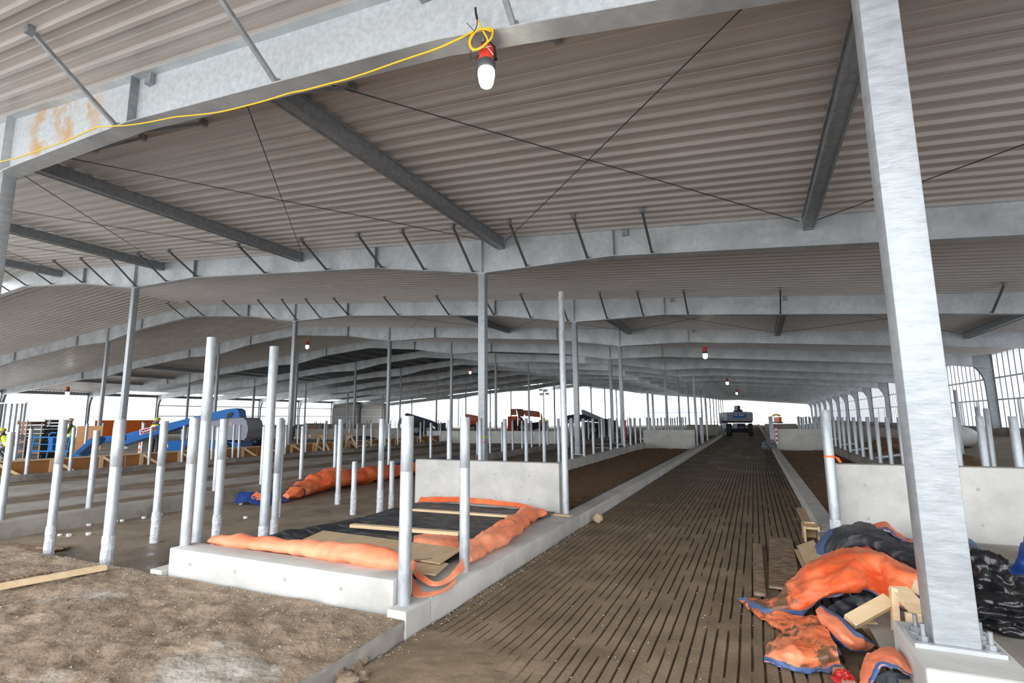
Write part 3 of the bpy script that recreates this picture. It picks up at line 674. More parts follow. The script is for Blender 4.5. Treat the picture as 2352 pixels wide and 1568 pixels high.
cloth('orange_back_strip', [[(-5.2,7.55,.24), (-4.6,7.6,.27), (-4.,7.62,.27), (-3.4,7.58,.26), (-2.95,7.3,.26)], [(-5.2,7.66,.30), (-4.6,7.69,.34), (-4.,7.70,.33), (-3.4,7.67,.31), (-2.9,7.45,.28)]], [ORNG], tb, n=6, amp=.008)
cloth('orange_patch', px([[(952,1228,.26),(985,1224,.27),(1020,1225,.27),(1052,1233,.26)], [(950,1240,.27),(985,1238,.3),(1020,1240,.3),(1054,1246,.27)], [(948,1250,.26),(985,1252,.27),(1020,1256,.27),(1054,1262,.26)]]), [ORNGP, BLKT], tb, n=6, amp=.012, seed=4)
cloth('orange_corner_fold', px([[(948,1296,.30),(975,1322,.27),(1000,1336,.25),(1030,1322,.26),(1050,1298,.30),(1062,1284,.32)], [(948,1318,.26),(972,1338,.24),(998,1347,.22),(1030,1336,.23),(1054,1318,.25),(1070,1306,.26)]]), [ORNGP, BLKT], tb, n=6, amp=.008, seed=5)
cloth('orange_corner_hem', px([[(948,1322,.24),(965,1352,.22),(985,1360,.21),(1020,1350,.21),(1045,1330,.22)], [(948,1368,.2),(968,1369,.2),(990,1367,.2),(1025,1356,.2),(1050,1336,.2)]]), [ORNGP], tb, n=5, amp=.006, seed=6)
def sheet(name, c, t, label, m_):
    c = [Vector(p) for p in c]; m = MB(); m.add(c+[p+Vector((0,0,t)) for p in c], [(0,3,2,1),(4,5,6,7),(0,1,5,4),(1,2,6,5),(2,3,7,6),(3,0,4,7)]); return tag(m.build(name, m_), label, 'plywood', 'plywood sheets on the tarp')
sheet('plywood_sheet', [wz(686,1245,.29), wz(1010,1296,.29), wz(1062,1262,.285), wz(742,1220,.285)], .012, 'upper plywood sheet lying on the black tarp inside the bed', WOODP)
sheet('plywood_sheet', [wz(585,1268,.265), wz(1000,1322,.265), wz(1030,1296,.265), wz(655,1247,.265)], .012, 'lower plywood sheet half under the orange fold of the bed', WOODP)
board(wz(808,1206,.29), wz(1056,1225,.29), .088, .038, 'long pale two-by-four lying across the black tarp bed')
board(wz(950,1170,.27), wz(1182,1186,.27), .07, .03, 'thin pale board lying along the back of the black tarp bed')
board(wz(952,1287,.30), wz(992,1283,.30), .03, .008, 'small brown wood splinter on the plywood beside the corner post', WOODM)
board(wz(1256,1181,.185)+Vector((0,0,.01)), wz(1312,1186,.185)+Vector((0,0,.01)), .09, .02, 'short flat board on the curb at the foot of the tall thin post', WOODP)
# ---- tarp on the wet floor
t2 = thing('orange_tarp', (-9, 9, 0), 'long bright orange tarp heaped along the dark grey curb', 'tarp')
roll('orange_cover', [(-8.6, 7.95, .10), (-8.75, 8.4, .14), (-8.95, 8.95, .2), (-9.05, 9.7, .27), (-9.1, 10.4, .2), (-9.15, 11.2, .22), (-9.2, 12.2, .17), (-9.25, 13.4, .2), (-9.25, 14.4, .12)], [.10, .14, .2, .25, .2, .22, .17, .18, .1], ORNG, t2, flat=.8, amp=.035, ws=3.2, seed=12)
cloth('blue_flap', [[(-8.55,7.35,.02), (-8.75,7.3,.05), (-9.0,7.3,.06), (-9.25,7.25,.03)], [(-8.5,7.6,.03), (-8.75,7.6,.08), (-9.0,7.6,.18), (-9.35,7.5,.2)], [(-8.5,7.95,.04), (-8.75,8.0,.12), (-9.0,8.0,.16), (-9.35,7.9,.12)]], [BLUET], t2, n=6, amp=.02, seed=2)
cloth('orange_flap', [[(-8.62,7.42,.09), (-8.8,7.4,.11), (-9.0,7.42,.13)], [(-8.62,7.6,.11), (-8.8,7.6,.15), (-9.05,7.6,.22)]], [ORNG], t2, n=5, amp=.01, seed=8)
roll('blue_fold', [(-9.4, 10.9, .22), (-9.42, 12.2, .26), (-9.4, 13.6, .3), (-9.4, 15, .28), (-9.4, 16.2, .2)], [.05, .10, .12, .1, .05], BLUET, t2, seed=22, amp=.02)
hb = MB()
c0 = Vector((-8.7, 8.25, .125)); dr = Vector((-.3, .95, .1)).normalized(); a = dr.cross(Vector((0,0,1))).normalized(); b = a.cross(dr)
R = [[c0+dr*d+a*math.cos(2*math.pi*k/20)*.205+b*math.sin(2*math.pi*k/20)*.145 for k in range(21)] for d in (0, .06)]; hb.grid(R); hb.build('blue_band', BLUET, t2, smooth=60)
# ---- tarp pile by the big column
ORNGX = mat('orange_tarp_muddy_corner', (.78,.115,.03), (.90,.26,.11), sc=2.5, det=6, rough=.55, bump=.35, bsc=9, lo=.4, hi=.62, c3=(.17,.09,.05), sc3=6, lo3=.47, hi3=.55, at=tuple(wz(1760,1392,.05)-Vector((.9,5,.17))), rad=.42)
tp = thing('insulated_tarp', (.9, 5, .17), 'large rumpled bright orange tarp heaped left of the big column', 'tarp')
cloth('orange_cover', px([[(1835,1320,.05),(1862,1296,.1),(1915,1270,.12),(1968,1258,.12),(2022,1268,.12),(2078,1292,.12),(2140,1322,.12)],
    [(1812,1336,.20),(1850,1303,.33),(1905,1276,.42),(1960,1262,.46),(2015,1272,.46),(2070,1298,.43),(2132,1328,.40)],
    [(1790,1358,.13),(1840,1338,.27),(1900,1316,.37),(1960,1308,.42),(2020,1318,.36),(2062,1338,.36),(2130,1362,.3)],
    [(1760,1372,.08),(1815,1374,.16),(1880,1360,.25),(1955,1345,.34),(2020,1352,.29),(2050,1372,.26),(2120,1395,.22)],
    [(1692,1372,.02),(1745,1405,.03),(1835,1416,.04),(1885,1388,.14),(1968,1349,.31),(2035,1380,.22),(2090,1402,.2)]]), [ORNGX, BLKT], tp, n=12, amp=.017, ws=3.6, hem='f', hemw=.9, seed=1)
cloth('muddy_lobe', px([[(1696,1374,.02),(1760,1400,.04),(1840,1412,.08),(1892,1412,.13)], [(1742,1416,.02),(1795,1428,.06),(1850,1436,.11),(1902,1446,.15)],
    [(1795,1452,.02),(1822,1466,.09),(1870,1472,.14),(1918,1478,.15)], [(1762,1480,.05),(1805,1496,.11),(1870,1506,.12),(1926,1506,.13)], [(1755,1518,.012),(1820,1537,.015),(1885,1540,.02),(1930,1530,.05)]]), [ORNGM, BLKT], tp, n=11, amp=.014, ws=6, hem='f', hemw=1.1, seed=6, ridg=1.3)
cloth('folded_edge', px([[(1884,1390,.20),(1930,1416,.22),(1968,1452,.2),(2016,1478,.1)], [(1876,1404,.18),(1912,1438,.20),(1955,1474,.17),(2004,1490,.08)], [(1888,1436,.10),(1906,1452,.12),(1944,1488,.1),(1988,1500,.04)]]), [ORNGP, BLKT], tp, n=9, amp=.01, hem='bf', hemw=.9, seed=9)
cloth('black_inner_fold', px([[(1893,1448,.12),(1910,1442,.16),(1935,1462,.15)], [(1902,1470,.11),(1918,1468,.10),(1938,1490,.08)], [(1926,1505,.10),(1934,1510,.06),(1940,1520,.03)]]), [BLKT], tp, n=7, amp=.012, hem='l', hemw=.5, seed=11)
cloth('black_lining', px([[(1905,1392,.16),(1950,1368,.22),(1995,1366,.22),(2025,1385,.18)], [(1898,1412,.1),(1945,1392,.16),(1990,1388,.16),(2015,1400,.14)], [(1905,1425,.05),(1945,1418,.08),(1985,1416,.08),(2010,1420,.06)]]), [BLKT], tp, n=7, amp=.02, seed=13)
tk = thing('insulated_tarp', (1.2, 6.2, .17), 'black side of a tarp with blue hem piled behind the orange heap', 'tarp')
cloth('black_lining', px([[(1903,1216,.22),(1945,1206,.32),(1985,1199,.42),(2040,1220,.42),(2110,1244,.40),(2200,1252,.38)],
    [(1886,1236,.20),(1940,1226,.40),(1988,1220,.47),(2050,1246,.44),(2120,1268,.42),(2200,1280,.4)],
    [(1872,1264,.12),(1930,1254,.32),(1990,1250,.38),(2050,1274,.38),(2120,1298,.36),(2200,1315,.36)],
    [(1888,1288,.08),(1930,1288,.16),(1990,1282,.2),(2060,1308,.22),(2120,1330,.25),(2200,1350,.25)]]), [BLKT, ORNG], tk, n=10, amp=.013, ws=4, hem='l', hemw=1.3, seed=15)
cloth('orange_flap', px([[(2004,1203,.43),(2032,1199,.46),(2056,1216,.44),(2085,1238,.42),(2125,1232,.42)], [(2012,1216,.42),(2038,1216,.47),(2060,1232,.45),(2088,1246,.42),(2125,1247,.42)]]), [ORNG], tk, n=7, amp=.008, seed=17, hem='f', hemw=.4)
tr = thing('insulated_tarp', (2, 5.5, .17), 'grey-black tarp with a blue hem spread on the slab right of the big column', 'tarp')
cloth('black_lining', px([[(2195,1226,.22),(2238,1247,.2),(2282,1282,.19),(2335,1297,.19),(2385,1292,.2)], [(2195,1275,.3),(2240,1288,.24),(2282,1306,.21),(2335,1316,.2),(2385,1325,.21)], [(2195,1345,.24),(2250,1345,.2),(2300,1348,.19),(2340,1352,.19),(2390,1362,.19)]]), [BLKT], tr, n=9, amp=.012, hem='b', hemw=.5, seed=19)
tbl = thing('blue_tarp', (2.4, 5.2, .17), 'blue tarp fold at the right edge of the photo beside the black plastic', 'tarp')
cloth('blue_cover', px([[(2354,1222,.46),(2380,1215,.5),(2420,1212,.5)], [(2338,1278,.36),(2375,1280,.38),(2420,1282,.38)], [(2312,1316,.2),(2360,1320,.22),(2420,1328,.22)]]), [BLUET], tbl, n=7, amp=.012, seed=21)
cloth('orange_lining', px([[(2322,1330,.22),(2345,1338,.24),(2380,1345,.22)], [(2328,1352,.19),(2350,1356,.2),(2380,1362,.19)]]), [ORNG], tbl, n=5, amp=.008, hem='b', seed=23)
tf_ = thing('insulated_tarp', (.9, 3.9, .1), 'orange tarp bundle at the bottom edge beside the concrete pier', 'tarp')
cloth('orange_cover', px([[(1966,1600,.02),(1984,1516,.10),(1998,1497,.19),(2040,1484,.25),(2084,1512,.2),(2110,1545,.1)], [(1968,1602,.03),(1982,1535,.15),(2006,1508,.24),(2042,1500,.29),(2084,1528,.24),(2130,1570,.1)], [(1990,1610,.03),(2002,1566,.17),(2022,1530,.26),(2050,1532,.27),(2086,1548,.22),(2140,1590,.1)]]), [ORNGP, BLKT], tf_, n=9, amp=.01, hem='f', hemw=.7, seed=25)
cloth('black_lining', px([[(2010,1555,.16),(2040,1540,.2),(2075,1552,.18),(2110,1572,.12)], [(2012,1600,.08),(2045,1590,.1),(2080,1600,.1),(2120,1612,.06)]]), [BLKT], tf_, n=7, amp=.015, seed=27)
m = MB()
def blob(name, c, rad, m_, amp, ws, sub=4, seed=0, ridged=True, flatten=None):
    bm = bmesh.new(); bmesh.ops.create_icosphere(bm, subdivisions=sub, radius=1)
    for v in bm.verts:
        p = v.co.copy(); q = p*1.5+Vector((seed, seed*2, 0)); h = fbm(q.x, q.y, q.z, ws, 4)
        if ridged: h = .5-abs(fbm(q.x, q.y, q.z+9, ws, 3))*2
        s_ = 1+amp*h; v.co = Vector((p.x*rad[0], p.y*rad[1], p.z*rad[2]))*s_
        if flatten is not None: v.co.z = max(v.co.z, -flatten)
    bm.verts.index_update(); mb = MB(); mb.add([v.co+Vector(c) for v in bm.verts], [[v.index for v in f.verts] for f in bm.faces]); bm.free()
    return mb.build(name, m_, smooth=70)
tag(blob('plastic_bag', wz(2262,1338,.36), (.2,.2,.22), BAGM, .3, .8, sub=5, seed=2, flatten=.16), 'upright crumpled black plastic bag right of the big column', 'bag')
tag(blob('plastic_bag', wz(2318,1412,.27), (.32,.2,.12), BAGM, .32, .9, sub=5, seed=5, flatten=.09), 'flat crumpled black plastic bag on the slab right of the big column', 'bag')
tag(blob('plastic_sheet_scrap', wz(2122,1392,.32), (.07,.1,.05), BAGM, .6, 2.2, seed=8), 'torn scrap of black plastic on the wooden frame by the big column', 'plastic')
tag(blob('red_bag', wz(1938,1560,.03), (.055,.07,.045), mat('crumpled_red_plastic', (.45,.02,.02), (.6,.06,.05), rough=.25), .5, 2., seed=3), 'crumpled red plastic at the bottom edge among the tarps', 'plastic')
# ---- lumber by the big column
board(wz(1952,1428,.22), wz(2042,1378,.34), .09, .04, 'short pale two-by-four leaning on the orange heap', up=(.1,-.6,.8))
board(wz(2058,1448,.18), wz(2052,1352,.42), .04, .075, 'upright pale stud left of the big column', up=(0,-1,0))
fr = thing('wooden_form', wz(2090,1400,.2), 'pale wooden frame piece slanting behind the upright stud', 'lumber')
m = MB(); m.bar(wz(2062,1350,.42), wz(2140,1432,.3), .12, .03); m.build('plank', WOOD, fr)
m = MB(); m.bar(wz(2095,1346,.42), wz(2142,1368,.38), .10, .03, up=(0,-.7,.7)); m.build('crosspiece', WOODP, fr)
m = MB(); m.bar(wz(2098,1436,.17), wz(2100,1395,.26), .05, .06); m.build('stub', WOOD, fr)
board(wz(2082,1432,.27), wz(2122,1436,.27), .03, .14, 'pale lumber block standing behind the base plate of the big column')
board(wz(1965,1432,.16), wz(2012,1434,.16), .05, .04, 'short wood offcut under the leaning two-by-four')
board(wz(1995,1440,.03)+Vector((0,0,.01)), wz(2050,1500,.03)+Vector((0,0,.01)), .09, .05, 'long grey board along the curb under the tarps', WOODP)
board(wz(1895,1500,.03), wz(1965,1590,.03), .07, .04, 'dirty board under the lower tarp lobe', WOODP)
board(wz(2335,1366,.3), wz(2380,1372,.3), .1, .14, 'pale board end at the right edge above the black plastic', WOOD)
board(wz(1739,1250,.03), wz(1745,1365,.03), .1, .03, 'narrow muddy plank lying on the alley left of the wide board', WOODM)
board(wz(1793,1236,.03), wz(1803,1352,.03), .27, .022, 'wide wet muddy board lying on the alley', WOODM)
board(wz(1850,1248,.1), wz(1880,1300,.1), .2, .02, 'pale board leaning on the curb right of the wide muddy board', WOODP, up=(-.4,0,.9))
board(wz(1831,1263,.03), wz(1852,1305,.03), .07, .02, 'thin pale strip right of the wide muddy board', WOODP)
board(wz(1838,1168,.03), wz(1858,1205,.03), .12, .035, 'grey board lying against the right curb', WOODP)
wf = thing('wooden_box', wz(1870,1225,.1), 'small open wooden form block on the right curb beside the blue hem', 'lumber')
m = MB(); c = wz(1868,1240,.03)
m.box((c.x-.1, c.y-.02, .0), (c.x-.075, c.y+.35, .2)); m.box((c.x+.06, c.y-.02, .0), (c.x+.085, c.y+.35, .2)); m.build('side_board', WOODP, wf)
m = MB(); m.box((c.x-.075, c.y+.3, .0), (c.x+.06, c.y+.325, .2)); m.box((c.x-.075, c.y, .16), (c.x+.06, c.y+.3, .185)); m.build('crosspiece', WOOD, wf)
# ---- foreground bits
board(wz(-30,1352,.19), wz(243,1302,.19), .09, .04, 'long pale two-by-four lying on the muddy slab at the left edge')
board(wz(-20,1338,.15), wz(110,1312,.15), .1, .02, 'dark wet board lying beside the long two-by-four', WOODM)
board(wz(-40,1258,.03), wz(120,1265,.03), .5, .02, 'weathered plywood scrap on the wet floor at the left edge', WOODM)
board(wz(30,1255,.05), wz(150,1258,.05), .06, .02, 'thin dark stick on the plywood scrap', WOODM)
tag(blob('stone', wz(1373,1190,.06), (.075,.06,.075), mat('tan_stone', (.42,.31,.2), (.5,.39,.27), sc=12, rough=.9), .35, 1.2, sub=3, seed=1, ridged=False), 'tan stone lying on the alley against the left curb', 'stone')
for i, (p, r) in enumerate([((812,1530), .05), ((775,1552), .055), ((830,1552), .045), ((800,1568), .07), ((835,1515), .03), ((735,1568), .04)]):
    tag(blob('dirt_clod', wz(*p, .02), (r*1.2, r, r*.8), MUD, .5, 1.3, sub=3, seed=i*3+1, ridged=False), 'rough dirt clod at the foot of the slab edge, %s of the heap' % ORD[i], 'dirt clod', 'clods at the slab edge')
gm = MB()
def grit(n, fx):
    for _ in range(n):
        x, y, z, s_ = fx(); a = random.random()*6.28; c, d = math.cos(a)*s_, math.sin(a)*s_; h = s_*random.uniform(.4, .9)
        gm.add([(x+c,y+d,z),(x-d*.8,y+c*.8,z+h*.2),(x-c,y-d,z),(x+d*.9,y-c*.9,z+h*.1),(x+c*.2,y,z+h),(x,y,z-h*.4)], [(0,1,4),(1,2,4),(2,3,4),(3,0,4),(1,0,5),(2,1,5),(3,2,5),(0,3,5)])
def f_plat():
    x = random.uniform(-7.2, -2.5); y = 3.44-random.random()**1.6*2.4; return x, y, plat(x, y), .003+.012*random.random()**4
def f_alley():
    x = random.uniform(-2.4, .6); y = 2.2+random.random()**1.7*7; return x, y, .004, .002+.009*random.random()**4
def f_edge():
    y = random.uniform(2.2, 8.); return -2.43+abs(random.gauss(0, .07)), y, .004, .003+.012*random.random()**3
grit(4200, f_plat); grit(1500, f_alley); grit(700, f_edge)
tag(gm.build('gravel', GRIT, loc=(0,0,0), fix=False), 'loose grit and pebbles scattered over the muddy slab and alley', 'gravel', kind='stuff')
WBIT = plain('white_foam', (.8,.82,.85), .6)
for i, p in enumerate([(137,1230), (158,1231), (203,1228), (204,1207), (266,1198), (280,1197), (330,1190), (369,1182), (541,1154), (553,1158), (564,1190), (498,1160)]):
    c = wz(*p, .0); m = MB(); s_ = random.uniform(.018, .032); m.bbox((c.x-s_, c.y-s_*.7, -.004), (c.x+s_, c.y+s_*.7, s_*1.1), .004)
    tag(m.build('foam_crumb', WBIT), 'small white foam crumb on the wet floor near the dark grey curb', 'foam crumb', 'white foam crumbs')
def bottle(c, r, h, label, m_, cat='bucket', name='bucket'):
    t = thing(name, c, label, cat); m = MB(); m.lathe([(r*.85,0),(r,h*.96),(r*1.04,h*.96),(r*1.04,h),(r*.95,h),(r*.93,h*.9)], c, 18); m.build('body', m_, t, smooth=40)
    return t
WPL = plain('white_plastic', (.78,.78,.76), .4)
t = bottle((wz(433,1133,.0)+Vector((0,0,.0))), .055, .3, 'white caulking tube standing behind the thick post on the dark curb', WPL, 'tube', 'white_tube')
bottle(wz(292,1030,.02), .16, .36, 'white bucket on the floor under the blue boom', WPL)
bottle(Vector((-16.98, 15.4, .3)), .11, .26, 'white bucket on the curb beside the steel column', WPL)

# ================================================================== hanging work lights and the yellow cord
YEL = plain('yellow_cord', (.85,.52,.01), .4); BLKC = plain('black_cord', (.015,.014,.013), .5); REDP = plain('red_lamp_plastic', (.72,.05,.03), .35)
DKG = plain('dark_grey_rubber', (.06,.06,.065), .6); BULB = emit('glowing_lens', (1,.94,.8), 14.); WIRE = plain('white_tie', (.8,.8,.8), .4)
def pd(px_, py_, d):
    v = RC.T @ np.array([px_-W_/2, py_-H_/2, F_PX]); return Vector((v[0]*d/F_PX, v[1]*d/F_PX, CAMZ+v[2]*d/F_PX))
def lamp(c, s_, label, full=True, cord=.5):
    """c = top of the lamp body; hangs down"""
    c = Vector(c); t = thing('work_light', c, label, 'work light', 'hanging work lights')
    m = MB(); m.lathe([(.036*s_,0),(.044*s_,-.012*s_),(.044*s_,-.075*s_),(.046*s_,-.095*s_)][::-1], c, 20); m.build('red_body', REDP, t, smooth=40)
    m = MB(); m.lathe([(.049*s_,-.095*s_),(.054*s_,-.105*s_),(.054*s_,-.125*s_),(.044*s_,-.145*s_)][::-1], c, 20); m.build('rubber_collar', DKG, t, smooth=40)
    m = MB(); m.lathe([(.044*s_,-.145*s_),(.049*s_,-.16*s_),(.047*s_,-.185*s_),(.040*s_,-.225*s_),(.033*s_,-.243*s_),(.016*s_,-.25*s_)][::-1], c, 20); m.build('lens', BULB, t, smooth=60)
    if full:
        r_h = Vector((RC[0][0], RC[0][1], 0))
        m = MB(); m.tube([c+r_h*(-.028)*s_+Vector((0,0,-.005)), c+r_h*(-.024)*s_+Vector((0,0,.025*s_)), c+r_h*.02*s_+Vector((0,0,.028*s_)), c+r_h*.042*s_+Vector((0,0,.0)), c+r_h*.052*s_+Vector((0,0,-.08*s_))], [.008*s_,.008*s_,.009*s_,.011*s_,.012*s_], 10); m.build('handle', BLKC, t, smooth=60)
        f = -Vector((RC[2][0], RC[2][1], 0)).normalized()
        m = MB()
        pts = [c+f*.046*s_+r_h*x*s_+Vector((0,0,z*s_)) for x, z in ((-.03,-.05),(-.02,-.036),(-.012,-.044),(-.006,-.034),(.004,-.04),(.012,-.032),(.028,-.033))]
        m.tube(pts, .0028*s_, 6); m.build('white_script', WIRE, t)
        m = MB(); m.tube([c+r_h*(-.012)*s_+Vector((0,0,.13*s_)), c+r_h*(-.022)*s_+Vector((0,0,.02*s_))], .002*s_, 5); m.tube([c+r_h*.002*s_+Vector((0,0,.13*s_)), c+r_h*.03*s_+Vector((0,0,.015*s_))], .002*s_, 5)
        m.tube([c+r_h*(-.005)*s_+f*.045*s_+Vector((0,0,-.005*s_)), c+r_h*.012*s_+f*.05*s_+Vector((0,0,-.045*s_)), c+r_h*.042*s_+f*.035*s_+Vector((0,0,-.078*s_))], .0022*s_, 5); m.build('wire_tie', WIRE, t)
    else:
        m = MB(); m.tube([c, c+Vector((.02,0,cord*.5)), c+Vector((0,0,cord))], .012, 6); m.build('cord', YEL if cord < .6 else BLKC, t)
    return t
lc = wy(1117, 108, Y0-.02)
WL = lamp(lc, 1.55, 'red work light with glowing lens hanging from the closest roof beam')
def coil(pts2, dep, r):
    return [wy(x, y, Y0-.02+dy) for x, y, dy in pts2]
m = MB()
cp = [(1099,47,-.12),(1104,62,-.13),(1112,75,-.13),(1120,92,-.12),(1112,104,-.11),(1098,112,-.12),(1086,115,-.13),(1079,105,-.13),(1078,94,-.13),(1084,80,-.13),(1094,70,-.12),(1110,66,-.12),(1128,66,-.13),(1132,74,-.14),(1128,88,-.14),(1116,100,-.14),(1104,110,-.14),(1090,114,-.14),(1082,107,-.15),(1081,92,-.15),(1090,76,-.15),(1102,68,-.15),(1118,68,-.14),(1128,72,-.14)]
m.tube(refine([wy(x, y, Y0+d) for x, y, d in cp], 5), .0085, 8)
cz = [(1094,70,-.13),(1080,76,-.14),(1050,91,-.15),(1000,113,-.16),(950,130,-.16),(900,147,-.16),(850,165,-.16),(800,181,-.16),(750,194,-.15),(700,207,-.15),(665,214,-.14),(620,228,-.14),(565,243,-.14),(500,258,-.14),(430,266,-.14),(400,269,-.14),(340,281,-.14),(290,288,-.14),(235,291,-.13),(215,295,-.13),(160,320,-.14),(90,345,-.14),(40,362,-.14),(-10,375,-.14),(-60,392,-.14)]
m.tube(refine([wy(x, y, Y0+d) for x, y, d in cz], 4), .009, 8)
tag(m.build('yellow_cord', YEL, smooth=60), 'yellow extension cord looped above the work light and strung along the beam', 'cord')
m = MB(); m.tube(refine([wy(x, y, Y0+d) for x, y, d in [(1092,18,-.11),(1092,34,-.12),(1096,44,-.13),(1094,62,-.14),(1084,84,-.14),(1083,110,-.13),(1080,130,-.12),(1086,138,-.11),(1096,131,-.09),(1100,126,-.06)]], 5), .0038, 6)
m.build('power_lead', BLKC, WL, smooth=60)
m = MB(); m.tube([wy(1092, 18, Y0-.11), wy(1093, 30, Y0-.115), wy(1096, 43, Y0-.13)], .010, 8); m.tube([wy(1072, 53, Y0-.14), wy(1092, 74, Y0-.14)], .003, 5)
tag(m.build('black_plug', BLKC, smooth=60), 'black plug joining the yellow cord and the black cord', 'plug')
lamp((-26.9, FY(3), 6.9), 2.2, 'small glowing work light under the fourth roof beam near the ridge', False, .38)
lamp((-1.87, FY(3), 4.86), 2.2, 'small red work light glowing above the alley under the fourth roof beam', False, .25)
lamp((-1.84, FY(6), 4.88), 2.3, 'small work light farther down the alley under the seventh roof beam', False, .25)
lamp((-26.74, FY(6), 6.9), 2.4, 'tiny glowing work light under the seventh roof beam near the ridge', False, .4)
lamp((-55.1, FY(3), 4.7), 3.0, 'small red work light glowing far left under the low roof', False, .5)
lamp((-1.7, FY(9), 4.9), 2.3, 'faint work light deep down the alley', False, .25)

# ================================================================== plywood forms
pf = 0
for i, (a, b) in enumerate([(5.2, 9.9), (9.92, 14.6), (14.62, 19.2), (19.22, 23.6), (23.62, 27.6)]):
    t = thing('plywood_form', (-17.45, (a+b)/2, .12), 'orange-brown plywood concrete form with wooden braces behind the curb posts, %s from the left' % ORD[i], 'form', 'plywood forms')
    m = MB(); m.box((-17.52, a, .1), (-17.5, b, .64)); m.build('panel', PLYF, t)
    m = MB(); m.box((-17.5, a, .60), (-17.46, b, .64)); m.build('top_rail', WOOD, t)
    y = a+.45
    while y < b-.3:
        m = MB(); m.box((-17.5, y-.045, .1), (-17.44, y+.045, .62)); m.build('upright', WOOD, t)
        m = MB(); m.bar((-17.42, y+.02, .58), (-17.2, y+.5, .2), .04, .07); m.build('brace', WOOD, t); y += 1.2
sw = thing('sawhorse', (-17.2, 18.5, .3), 'small pale wooden trestle standing by the plywood forms', 'trestle')
for y in (17.6, 19.4):
    m = MB(); m.bar((-17.3, y-.2, .1), (-17.3, y, .95), .04, .09); m.build('leg', WOOD, sw); m = MB(); m.bar((-17.0, y+.3, .3), (-17.2, y, .95), .04, .09); m.build('leg', WOOD, sw)
m = MB(); m.bar((-17.25, 17.0, .95), (-17.25, 19.6, .95), .09, .09); m.build('top_rail', WOOD, sw)
for i, y in enumerate((19.9, 20.5, 21.4)):
    board((-17.3, y, .36), (-17.15, y+.7, .40), .12, .09, 'short lumber offcut by the plywood forms, %s of three' % ORD[i])

# ================================================================== machines
BLU = plain('blue_machine_paint', (.012,.13,.42), .35); GRYM = plain('grey_machine_paint', (.27,.28,.33), .4); TYRE = plain('tyre', (.03,.03,.03), .8); RIMG = plain('grey_rim', (.35,.33,.3), .6)
OMP = plain('orange_machine_paint', (.70,.09,.025), .45); OMD = plain('dusty_orange_paint', (.55,.17,.11), .6); NAVY = plain('navy_machine_paint', (.022,.028,.055), .4); DKM = plain('black_machine_parts', (.02,.018,.018), .6); REDS = plain('red_sign', (.32,.012,.03), .5); WHT = plain('white_paint', (.8,.8,.8), .5); GLS = plain('dark_window', (.05,.055,.045), .2); YELP = plain('yellow_paint', (.85,.6,.03), .5); GRT = plain('grey_letters', (.42,.33,.30), .6)
def slab_px(m, pts, d0, d1, mt=0):
    """outline seen at distance d0 given real thickness back to d1"""
    n = len(pts); A = [pd(x, y, d0) for x, y in pts]; nrm_ = Vector((-.41, .90, 0)); B = [p+nrm_*(d1-d0) for p in A]
    return m.add(A+B, [tuple(range(n))[::-1], tuple(range(n, 2*n))]+[(i, (i+1) % n, n+(i+1) % n, n+i) for i in range(n)], mt)
def part(par, name, pts, d0, d1, mt): m = MB(); slab_px(m, pts, d0, d1); return m.build(name, mt, par)
def wheel(par, c, r, w, name='wheel'):
    c = Vector(c); c.z = r+.03; ax = Vector((-.41, .90, 0)).normalized(); M3 = ax.to_track_quat('Z', 'Y').to_matrix(); m = MB()
    m.lathe([(r*.55,-w/2),(r*.92,-w/2),(r,-w*.35),(r,w*.35),(r*.92,w/2),(r*.55,w/2)], c, 24, 0, M3); o = m.build(name, TYRE, par, smooth=40)
    m = MB(); m.lathe([(r*.3,-w*.52),(r*.56,-w*.5),(r*.56,w*.5),(r*.3,w*.52)], c, 20, 0, M3); m.build('rim', RIMG, o, smooth=40)
def lettering(par, txt, p, right, up, size, mt, name='lettering'):
    cu = bpy.data.curves.new(name, 'FONT'); cu.body = txt; cu.size = size; cu.extrude = .002; cu.align_x = 'CENTER'; cu.align_y = 'CENTER'; cu.materials.append(mt)
    o = bpy.data.objects.new(name, cu); COL.objects.link(o); r = Vector(right).normalized(); u = (Vector(up)-r*Vector(up).dot(r)).normalized(); n = r.cross(u)
    o.parent = par; o.matrix_local = Matrix(((r.x,u.x,n.x,p[0]-par.location.x),(r.y,u.y,n.y,p[1]-par.location.y),(r.z,u.z,n.z,p[2]-par.location.z),(0,0,0,1))); bpy.context.view_layer.update(); me = bpy.data.meshes.new_from_object(o.evaluated_get(bpy.context.evaluated_depsgraph_get())); o2 = bpy.data.objects.new(name, me); COL.objects.link(o2); o2.parent = par; o2.matrix_local = o.matrix_local.copy(); bpy.data.objects.remove(o); return o2
# blue boom lift
D = 20.5
bl_ = thing('boom_lift', (pd(500,1040,D).x, pd(500,1040,D).y, .02), 'blue articulated boom lift with grey body beyond the plywood forms', 'boom lift')
m = MB(); slab_px(m, [(440,968),(446,962),(540,958),(558,959),(566,966),(570,985),(566,1004),(560,1010),(440,1011)], D, D+1.3); m.build('turret_body', GRYM, bl_)
part(bl_, 'main_boom', [(268,1001),(330,985),(470,951),(520,939),(540,937),(548,942),(550,958),(500,962),(440,972),(270,1026)], D-.1, D+.45, BLU)
part(bl_, 'boom_sign', [(320,986.5),(358,977.5),(358,988),(321,999)], D-.13, D-.1, WHT)
part(bl_, 'boom_sign_face', [(322,987.6),(357,979),(357,987),(323,997)], D-.15, D-.13, REDS)
m = MB(); m.tube([pd(x, y, D-.165) for x, y in [(325,991.5),(328,990),(329,993),(333,989.5),(336,990),(340,988),(344,986.6),(350,984.5)]], .022, 5); m.build('sign_script', WHT, bl_)
